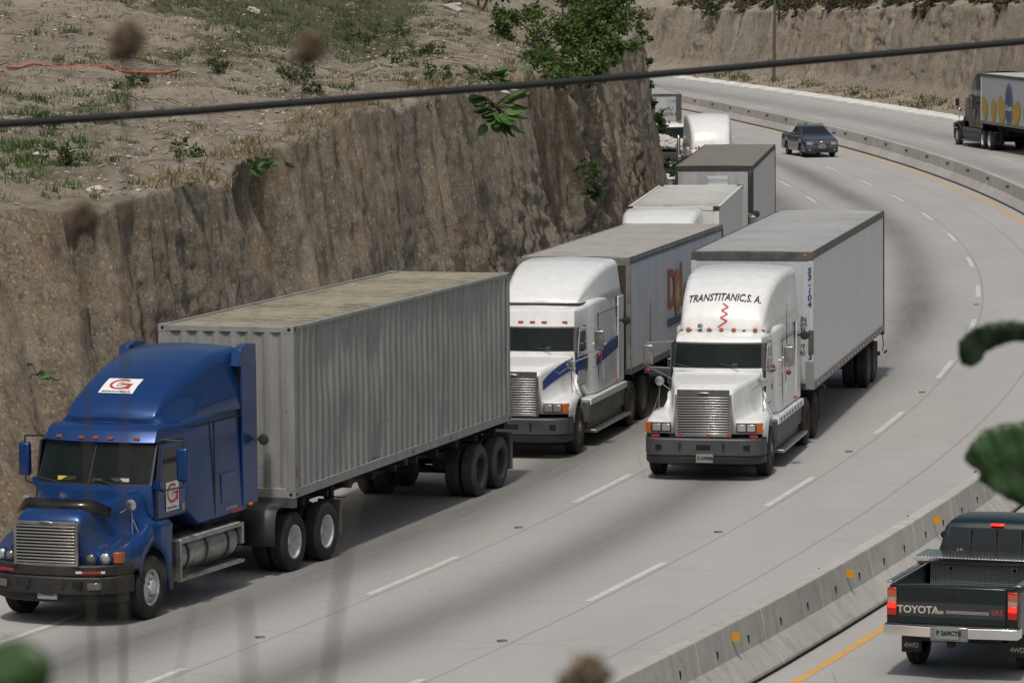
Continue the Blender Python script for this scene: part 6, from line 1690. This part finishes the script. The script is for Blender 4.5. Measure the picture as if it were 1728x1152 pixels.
tufts("dry_grass", (-14, 4, 75, 125), 900, grassdry, .03, .12, 3, bench_z, lambda x, y: .7 if on_bench(x, y) else 0, 7, .2, .012)
tufts("meadow_grass", (-20, -4, 102, 132), 3400, grassg, .03, .09, 4, bench_z, lambda x, y: (.9 if green_l(x, y) > .45 else .04) if on_bench(x, y) else 0, 14, .36, .013)
tufts("dry_grass", (-9, 3, 80, 112), 170, grassdry, .05, .22, 5, bench_z, lambda x, y: 1 if lipx(y) - .75 < x < lipx(y) - .02 else 0, 16, .22, .014)
tufts("weeds", (-16, -7.5, 71, 92), 350, leafg, .05, .18, 9, lambda x, y: bench_z(x, y) if y > 77 else min(bench_z(x, 78), 5.6 - (77 - y) * .12), lambda x, y: .8 if (x < -8.1 and y > 74.5) else 0, 26, .24, .014)
# larger weed clumps that can be told apart
rnd = random.Random(77); k = 0
spots = [(-6.6, 84.3, .35), (-8.6, 93.5, .4), (-4.6, 96, .3), (-3.0, 106, .55), (-2.4, 109, .5), (-4.2, 112, .6), (-3.4, 115, .6), (-6.9, 98.5, .35), (-5.3, 101.5, .5), (-9.6, 87, .35), (-8.9, 82.5, .5), (-1.9, 102, .4)]
names_ = ["leftmost low weed on the lip above the container", "weed clump below the orange pipe", "weed clump in the middle of the bare bench", "tall weed clump on the slope under the dry gully", "second tall weed clump on the upper slope", "highest weed clump near the meadow edge", "weed clump beside the red earth patch", "small weed right beside the orange pipe", "bushy weed right of the pipe's end", "weed at the left edge of the bench", "dense weed patch at the left border above the corner", "weed near the cliff lip under the debris"]
for (x, y, r_), nm in zip(spots, names_):
    shrub("weed_clump", (x, y, bench_z(x, y)), [(0, 0, r_ * .5, r_ * .8), (r_ * .8, .1, r_ * .35, r_ * .6)], int(420 * r_ + 100), .11, nm, "weed", leafd, "weed clumps on the bench", seed=90 + k, stems=False, aspect=.35, droop=-.6); k += 1
# stones and twigs
rnd = random.Random(5); mb = MB(); pstone = mat("pale limestone bits", (.50, .47, .41), .9, dirt=(.25, .21, .16), dirt_amt=.6, dscale=4)
c = 0
while c < 2600:
    x = rnd.uniform(-15, 4); y = rnd.uniform(75, 125)
    if not on_bench(x, y): continue
    stone(mb, (x, y, bench_z(x, y) + .005), .015 + .05 * rnd.random() ** 4 + .012 * rnd.random(), pstone, rnd, .6); c += 1
tag(mb.build("stones", smooth=False, merge=False), kind="stuff")
mb = MB(); c = 0; clod = mat("soil clods", (.34, .29, .225), 1.0, dirt=(.18, .145, .11), dirt_amt=.7, dscale=6)
while c < 5200:
    x = rnd.uniform(-15, 4); y = rnd.uniform(75, 125)
    if not on_bench(x, y): continue
    stone(mb, (x, y, bench_z(x, y) + .0), .02 + .05 * rnd.random() ** 2, clod, rnd, .55); c += 1
tag(mb.build("clods", smooth=False, merge=False), kind="stuff")
mb = MB(); twig = mat("dead twigs", (.16, .125, .09), .9); twigd = mat("burnt twigs", (.035, .03, .028), .9); c = 0
while c < 420:
    x = rnd.uniform(-14, 3.5); y = rnd.uniform(76, 124)
    if not on_bench(x, y): continue
    near = abs(x - (lipx(y) - 3.2)) < 1.3 and y > 100
    if not near and rnd.random() < .45: continue
    a = rnd.gauss(0, .6); L = rnd.uniform(.2, .9); z = bench_z(x, y); e = Vector((math.cos(a) * L, math.sin(a) * L, 0)); z2 = bench_z(x + e.x, y + e.y)
    mb.tube([(x, y, z + .02), (x + e.x * .5, y + e.y * .5 + rnd.gauss(0, .03), (z + z2) / 2 + .05 + rnd.random() * .06), (x + e.x, y + e.y, z2 + .03)], [.012, .011, .006], twigd if rnd.random() < .35 else twig, 4); c += 1
tag(mb.build("twigs", smooth=False, merge=False), kind="stuff")
for (x, y, r_, lab) in ((-1.6, 122.6, .42, "large white boulder near the top of the gully"), (-7.75, 78.8, .22, "pale flat stone on the lip at the left corner"), (-6.8, 112.6, .25, "pale stone at the meadow's edge"), (.0, 104.4, .22, "whitish stone beside the debris left of the thicket"), (-9.3, 83.4, .2, "grey stone at the left border of the bench")):
    mb = MB(); rnd = random.Random(int(r_ * 1000)); stone(mb, (0, 0, 0), r_, mat("pale boulder", (.50, .49, .46), .85, dirt=(.3, .27, .22), dirt_amt=.5, dscale=5), rnd, .5)
    o = mb.build("rock", loc=(x, y, bench_z(x, y) + .04), smooth=False, bev=.02); tag(o, lab, "rock", "loose rocks on the bench")
mb = MB(); pp = []
for i in range(15):
    t = i / 14; x = -11.4 + 3.7 * t; y = 96.0 + 2.6 * t; pp.append((x, y, bench_z(x, y) + .07)); pp[-1] = (pp[-1][0], pp[-1][1], 7.55 + .04 * i / 14) if False else (x, y, max(7.86 - .26 * t, bench_z(x, y) + .04))
mb.tube(pp, .036, mat("orange plastic pipe", (.42, .10, .06), .5, dirt=(.3, .2, .15), dirt_amt=.7, dscale=3), 8); tag(mb.build("pipe"), "long orange plastic pipe lying across the bare bench", "pipe")

# scrub along the top of the far cutting and grass at its foot
for i in range(44):
    s = s_of_y(170 + i * 4.7, 18.2); rnd = random.Random(300 + i); p, a = at_s(s + rnd.uniform(-3, 3), 18.6 + rnd.uniform(0, 1.2)); z = fz(p.x, p.y); r_ = rnd.uniform(.7, 1.4)
    where = ["beyond the picture's right edge on the crest", "on the crest above the maroon truck", "on the crest right of the utility pole", "on the crest left of the utility pole", "at the crest's far end"][min(4, i // 10)]
    shrub("scrub_bush", (p.x, p.y, z - .2), [(0, 0, .6, r_), (r_ * .9, 2, .5, r_ * .8), (-r_ * .6, -2.2, .3, r_ * .8), (-.9, 0, -.3, r_ * .6)], 700, .34, "brown green scrub bush %s of the far cutting" % where if False else "brown green scrub bush " + where.replace("crest", "far cutting's crest"), "scrub", brush if i % 4 else leafd, "scrub on the far cutting's crest, part %d" % min(4, i // 10), seed=320 + i, stems=False)
def vz(x, y):
    b_, g = bx(y); o = (x - b_) / math.hypot(1, g); return .10 + (max(o, 12.8) - 12.78) * .17
tufts("verge_grass", (8, 34, 190, 345), 170, grassg, .10, .35, 12, vz, lambda x, y: (1 if noise.noise(Vector((x * .12, y * .12, 8))) > -.02 else .06) if 13.2 < (x - bx(y)[0]) / math.hypot(1, bx(y)[1]) < 15.8 else 0, 12, .5, .05)
tufts("verge_dry_grass", (8, 34, 190, 345), 260, grassdry, .08, .25, 13, vz, lambda x, y: 1 if 13.0 < (x - bx(y)[0]) / math.hypot(1, bx(y)[1]) < 16.5 else 0, 10, .5, .05)
# utility pole on the far verge
pp_, a = at_s(s_of_y(319, 14.3), 14.3); t = empty("utility_pole", (pp_.x, pp_.y, .2), 0, "tall weathered utility pole standing on the far verge before the cutting", "pole")
mb = MB(); mb.tube([(0, 0, -.3), (.05, 0, 4), (.18, 0, 9.5)], [.14, .12, .10], mat("weathered pole", (.10, .085, .07), .9), 10); mb.build("pole_shaft", t); mb = MB(); mb.box(-1.0, 1.2, -.06, .06, 8.9, 9.02, mat("weathered pole", (.10, .085, .07), .9)); mb.build("crossarm", t)

# road studs
stud = MB(); stud.prism([(-.045, 0), (.045, 0), (.028, .022), (-.028, .022)], 'y', -.07, .07, railgrey); sme = stud.build("x", smooth=False); s_me = sme.data; bpy.data.objects.remove(sme)
lm_ = MB(); lm_.box(-.048, -.02, -.035, .035, .006, .022, redlens); lme = lm_.build("x", smooth=False); l_me = lme.data; bpy.data.objects.remove(lme)
wh_ = {-7.9: "on the left dashed lane line", -4.25: "on the right dashed lane line"}
for off, ys in ((-7.9, (63.7, 75.8, 88.5)), (-4.25, (63.2, 75.0, 87.0, 98.6, 111, 123))):
    for y in ys:
        p, a = at_s(s_of_y(y, off), off); nth = ["nearest", "second", "third", "fourth", "fifth", "farthest"][ys.index(y)]
        t = empty("road_stud", (p.x, p.y, .004), a, "%s small red and grey road stud %s" % (nth, wh_[off]), "road stud", "road studs")
        for me, nm in ((s_me, "base"), (l_me, "reflector")): o = bpy.data.objects.new(nm, me); COL.objects.link(o); o.parent = t
        t.rotation_euler = (0, 0, -math.pi / 2 + .35)

# ------------------------------------------------------------------ overhead cable and the plants in front of the camera
W_PTS = [(-9.5, 9.9, 9.75), (-5.2, 12.7, 9.735), (-2.375, 14.606, 9.758), (-1.809, 15.009, 9.77), (-1.21, 15.412, 9.792), (-0.577, 15.817, 9.824), (0.09, 16.222, 9.857), (0.79, 16.627, 9.897), (1.524, 17.033, 9.944), (2.104, 17.338, 9.982), (2.812, 17.644, 10.034), (5.5, 19.0, 10.22), (10, 21.2, 10.6)]
mb = MB(); mb.tube(W_PTS, .0145, mat("cable sheath", (.018, .018, .019), .5), 10); tag(mb.build("overhead_cable"), "thick black cable crossing the whole view overhead", "cable")
def broad_leaf(name, pts, wd, label, m, rootp, thick=.004):
    """a single leaf along pts with half widths wd, on a stalk from rootp"""
    t = empty(name, rootp, 0, label, "leaf"); o = Vector(rootp); pts = [Vector(p) - o for p in pts]; mb = MB(); vs = []
    for i, p in enumerate(pts):
        d = (pts[min(i + 1, len(pts) - 1)] - pts[max(i - 1, 0)]).normalized(); w = d.cross(Vector((0, 1, .25))).normalized()
        wv = 1 + .16 * math.sin(i * 2.1 + 1)
        for k in (-1, -.5, 0, .5, 1): vs.append(p + w * wd[i] * k * wv + Vector((0, .02 * k * k - .006 * math.sin(i * 1.3 + k * 3), 0)))
    n = 5; mb.add(vs, [(i * n + k, i * n + k + 1, (i + 1) * n + k + 1, (i + 1) * n + k) for i in range(len(pts) - 1) for k in range(n - 1)], m)
    mb.build("blade", t, solid=thick, subd=1)
    sb = MB(); sb.tube([(0, 0, 0), pts[0] * .6 + Vector((0, 0, .04)), pts[0]], .006, leafd, 5); sb.build("stalk", t)
nearleaf = mat("near leaf green", (.032, .075, .026), .5, dirt=(.012, .032, .010), dirt_amt=.8, dscale=26); nearleafd = mat("near leaf dark green", (.008, .022, .007), .5, dirt=(.03, .06, .02), dirt_amt=.5, dscale=22)
def flat_leaf(name, outline, label, m, m2, rootp, rib, bend=.03):
    """a thin leaf from an outline in metres (x, z) at y=6.96, veined and gently cupped"""
    t = empty(name, rootp, 0, label, "leaf"); o = Vector(rootp); b = bmesh.new(); rnd = random.Random(len(outline))
    pts = []
    for i, p in enumerate(outline):
        q = outline[(i + 1) % len(outline)]; nn = Vector((q[1] - p[1], -(q[0] - p[0])))
        for k in range(4):
            f = k / 4; j = rnd.uniform(-.03, .03); pts.append((p[0] + (q[0] - p[0]) * f + nn.x * j, p[1] + (q[1] - p[1]) * f + nn.y * j))
    vs = [b.verts.new((x, 0, z)) for x, z in pts]; b.faces.new(vs); bmesh.ops.triangulate(b, faces=b.faces)
    for _ in range(3): bmesh.ops.subdivide_edges(b, edges=[e for e in b.edges if e.calc_length() > .012], cuts=1)
    bmesh.ops.triangulate(b, faces=b.faces)
    me = bpy.data.meshes.new("blade"); 
    for v in b.verts:
        x, z = v.co.x, v.co.z; d = z - (rib[0] + rib[1] * (x - 1.0)); v.co.y = 6.96 + bend * abs(d) * 4 + .004 * math.sin(x * 160 + z * 60) + .010 * noise.noise(Vector((x * 25, z * 25, 1))); v.co -= o
    b.to_mesh(me); b.free(); me.materials.append(m); ob = bpy.data.objects.new("blade", me); COL.objects.link(ob); ob.parent = t; md = ob.modifiers.new("s", 'SOLIDIFY'); md.thickness = .0012; me.shade_smooth()
    xe = max(p[0] for p in outline); ze = rib[0] + rib[1] * (xe - 1.0)
    sb = MB(); sb.tube([Vector((0, 0, 0)), Vector((xe + .03, 6.97, ze - .01)) - o, Vector((xe - .02, 6.962, ze)) - o], [.006, .005, .003], leafd, 6); sb.build("stalk", t)
    vn = MB(); x0 = min(p[0] for p in outline) + .01
    vn.tube([Vector((xe - .01, 6.955, ze)) - o, Vector((x0, 6.953, rib[0] + rib[1] * (x0 - 1.0))) - o], [.0022, .0008], m2, 4); vn.build("midrib", t)
def pxy(px, py): return (.739 + (px - 1618) * .000981, 9.693 - (py - 600) * .000981 + (px - 1618) * .0000081)
flat_leaf("large_leaf", [pxy(*q) for q in ((1617, 598), (1617, 575), (1632, 560), (1655, 548), (1690, 541), (1728, 543), (1790, 552), (1850, 575), (1845, 600), (1790, 590), (1735, 579), (1708, 578), (1685, 586), (1664, 594), (1656, 610), (1640, 620), (1624, 616))], "dark curled leaf, upper of the two at the right edge", nearleafd, nearleaf, (1.25, 7.1, 9.1), (9.735, -.02))
flat_leaf("large_leaf", [pxy(*q) for q in ((1627, 768), (1640, 745), (1660, 728), (1690, 717), (1728, 712), (1790, 716), (1860, 740), (1900, 790), (1880, 850), (1810, 872), (1740, 864), (1700, 846), (1672, 826), (1650, 812), (1662, 800), (1640, 790), (1629, 780))], "broad green leaf, lower of the two at the right edge", nearleaf, nearleafd, (1.3, 7.1, 9.0), (9.51, -.1))
broad_leaf("large_leaf", [(-.36, 2.60, 9.885), (-.335, 2.58, 9.905), (-.315, 2.575, 9.918), (-.297, 2.573, 9.925), (-.285, 2.57, 9.922)], [.016, .025, .030, .024, .010], "out of focus green leaf at the bottom left corner", mat("bottom leaf green", (.018, .055, .008), .5), (-.40, 2.62, 9.75))
strawm = mat("dry seed head straw", (.26, .20, .14), .9); strawd = mat("dry seed head dark", (.08, .06, .04), .9); stemm = mat("dry stem", (.06, .052, .04), .9)
def seedhead(c, r_, foot, label, seed, stemr=.0010, curve=.0):
    rnd = random.Random(seed); t = empty("seed_head", foot, 0, label, "dry plant"); o = Vector(foot); c = Vector(c) - o; mb = MB()
    for i in range(900):
        d = Vector((rnd.gauss(0, 1), rnd.gauss(0, 1), rnd.gauss(0, 1.0))).normalized(); k = rnd.random() ** .5
        leaf(mb, c + Vector((d.x * r_ * .8, d.y * r_ * .8, d.z * r_ * (1.15 if d.z > 0 else .6) + .25 * r_ * d.x)) * k, r_ * .5, rnd, strawm if rnd.random() < .45 + .5 * d.z * k else strawd, .35, 0)
    mb.build("head", t, smooth=False, merge=False); sb = MB(); mid = c * .5 + Vector((curve, 0, 0)); sb.tube([(0, 0, 0), mid, c - Vector((0, 0, r_ * .6))], [stemr * 1.3, stemr, stemr * .8], stemm, 5); sb.build("stem", t)
seedhead((-.325, 3.60, 10.287), .017, (-.40, 3.62, 8.80), "blurred brown seed head near the top left", 1, .0016, curve=.02)
seedhead((-.161, 3.40, 10.285), .015, (-.30, 3.55, 8.80), "blurred round seed head at the top, right of its neighbour", 2, .0006, curve=-.10)
seedhead((-.365, 3.60, 10.138), .015, (-.43, 3.62, 8.80), "blurred seed head in front of the cliff corner at left", 3, .0015, curve=.035)
seedhead((.052, 3.164, 9.812), .020, (.05, 3.17, 8.80), "blurred brown seed head at the bottom edge", 4)
for i, (pts, r_, lab) in enumerate((([(-.10, 2.18, 9.90), (-.098, 2.18, 9.985), (-.088, 2.18, 10.05), (-.082, 2.19, 10.09)], .0014, "pale blurred stem rising at the bottom, right of the other"), ([(-.15, 2.18, 9.88), (-.138, 2.18, 9.985), (-.140, 2.18, 10.03)], .0011, "pale blurred stem at the bottom, left of the other"), ([(-.46, 3.57, 9.99), (-.40, 3.57, 9.90), (-.33, 3.57, 9.85), (-.26, 3.57, 9.83)], .0013, "arching dry stem in front of the blue truck's bumper"))):
    mb = MB(); mb.tube([(pts[0][0] - .02, pts[0][1], 8.8)] + pts, r_, stemm, 5); tag(mb.build("dry_stem"), lab, "dry plant", "dry stems in the foreground")
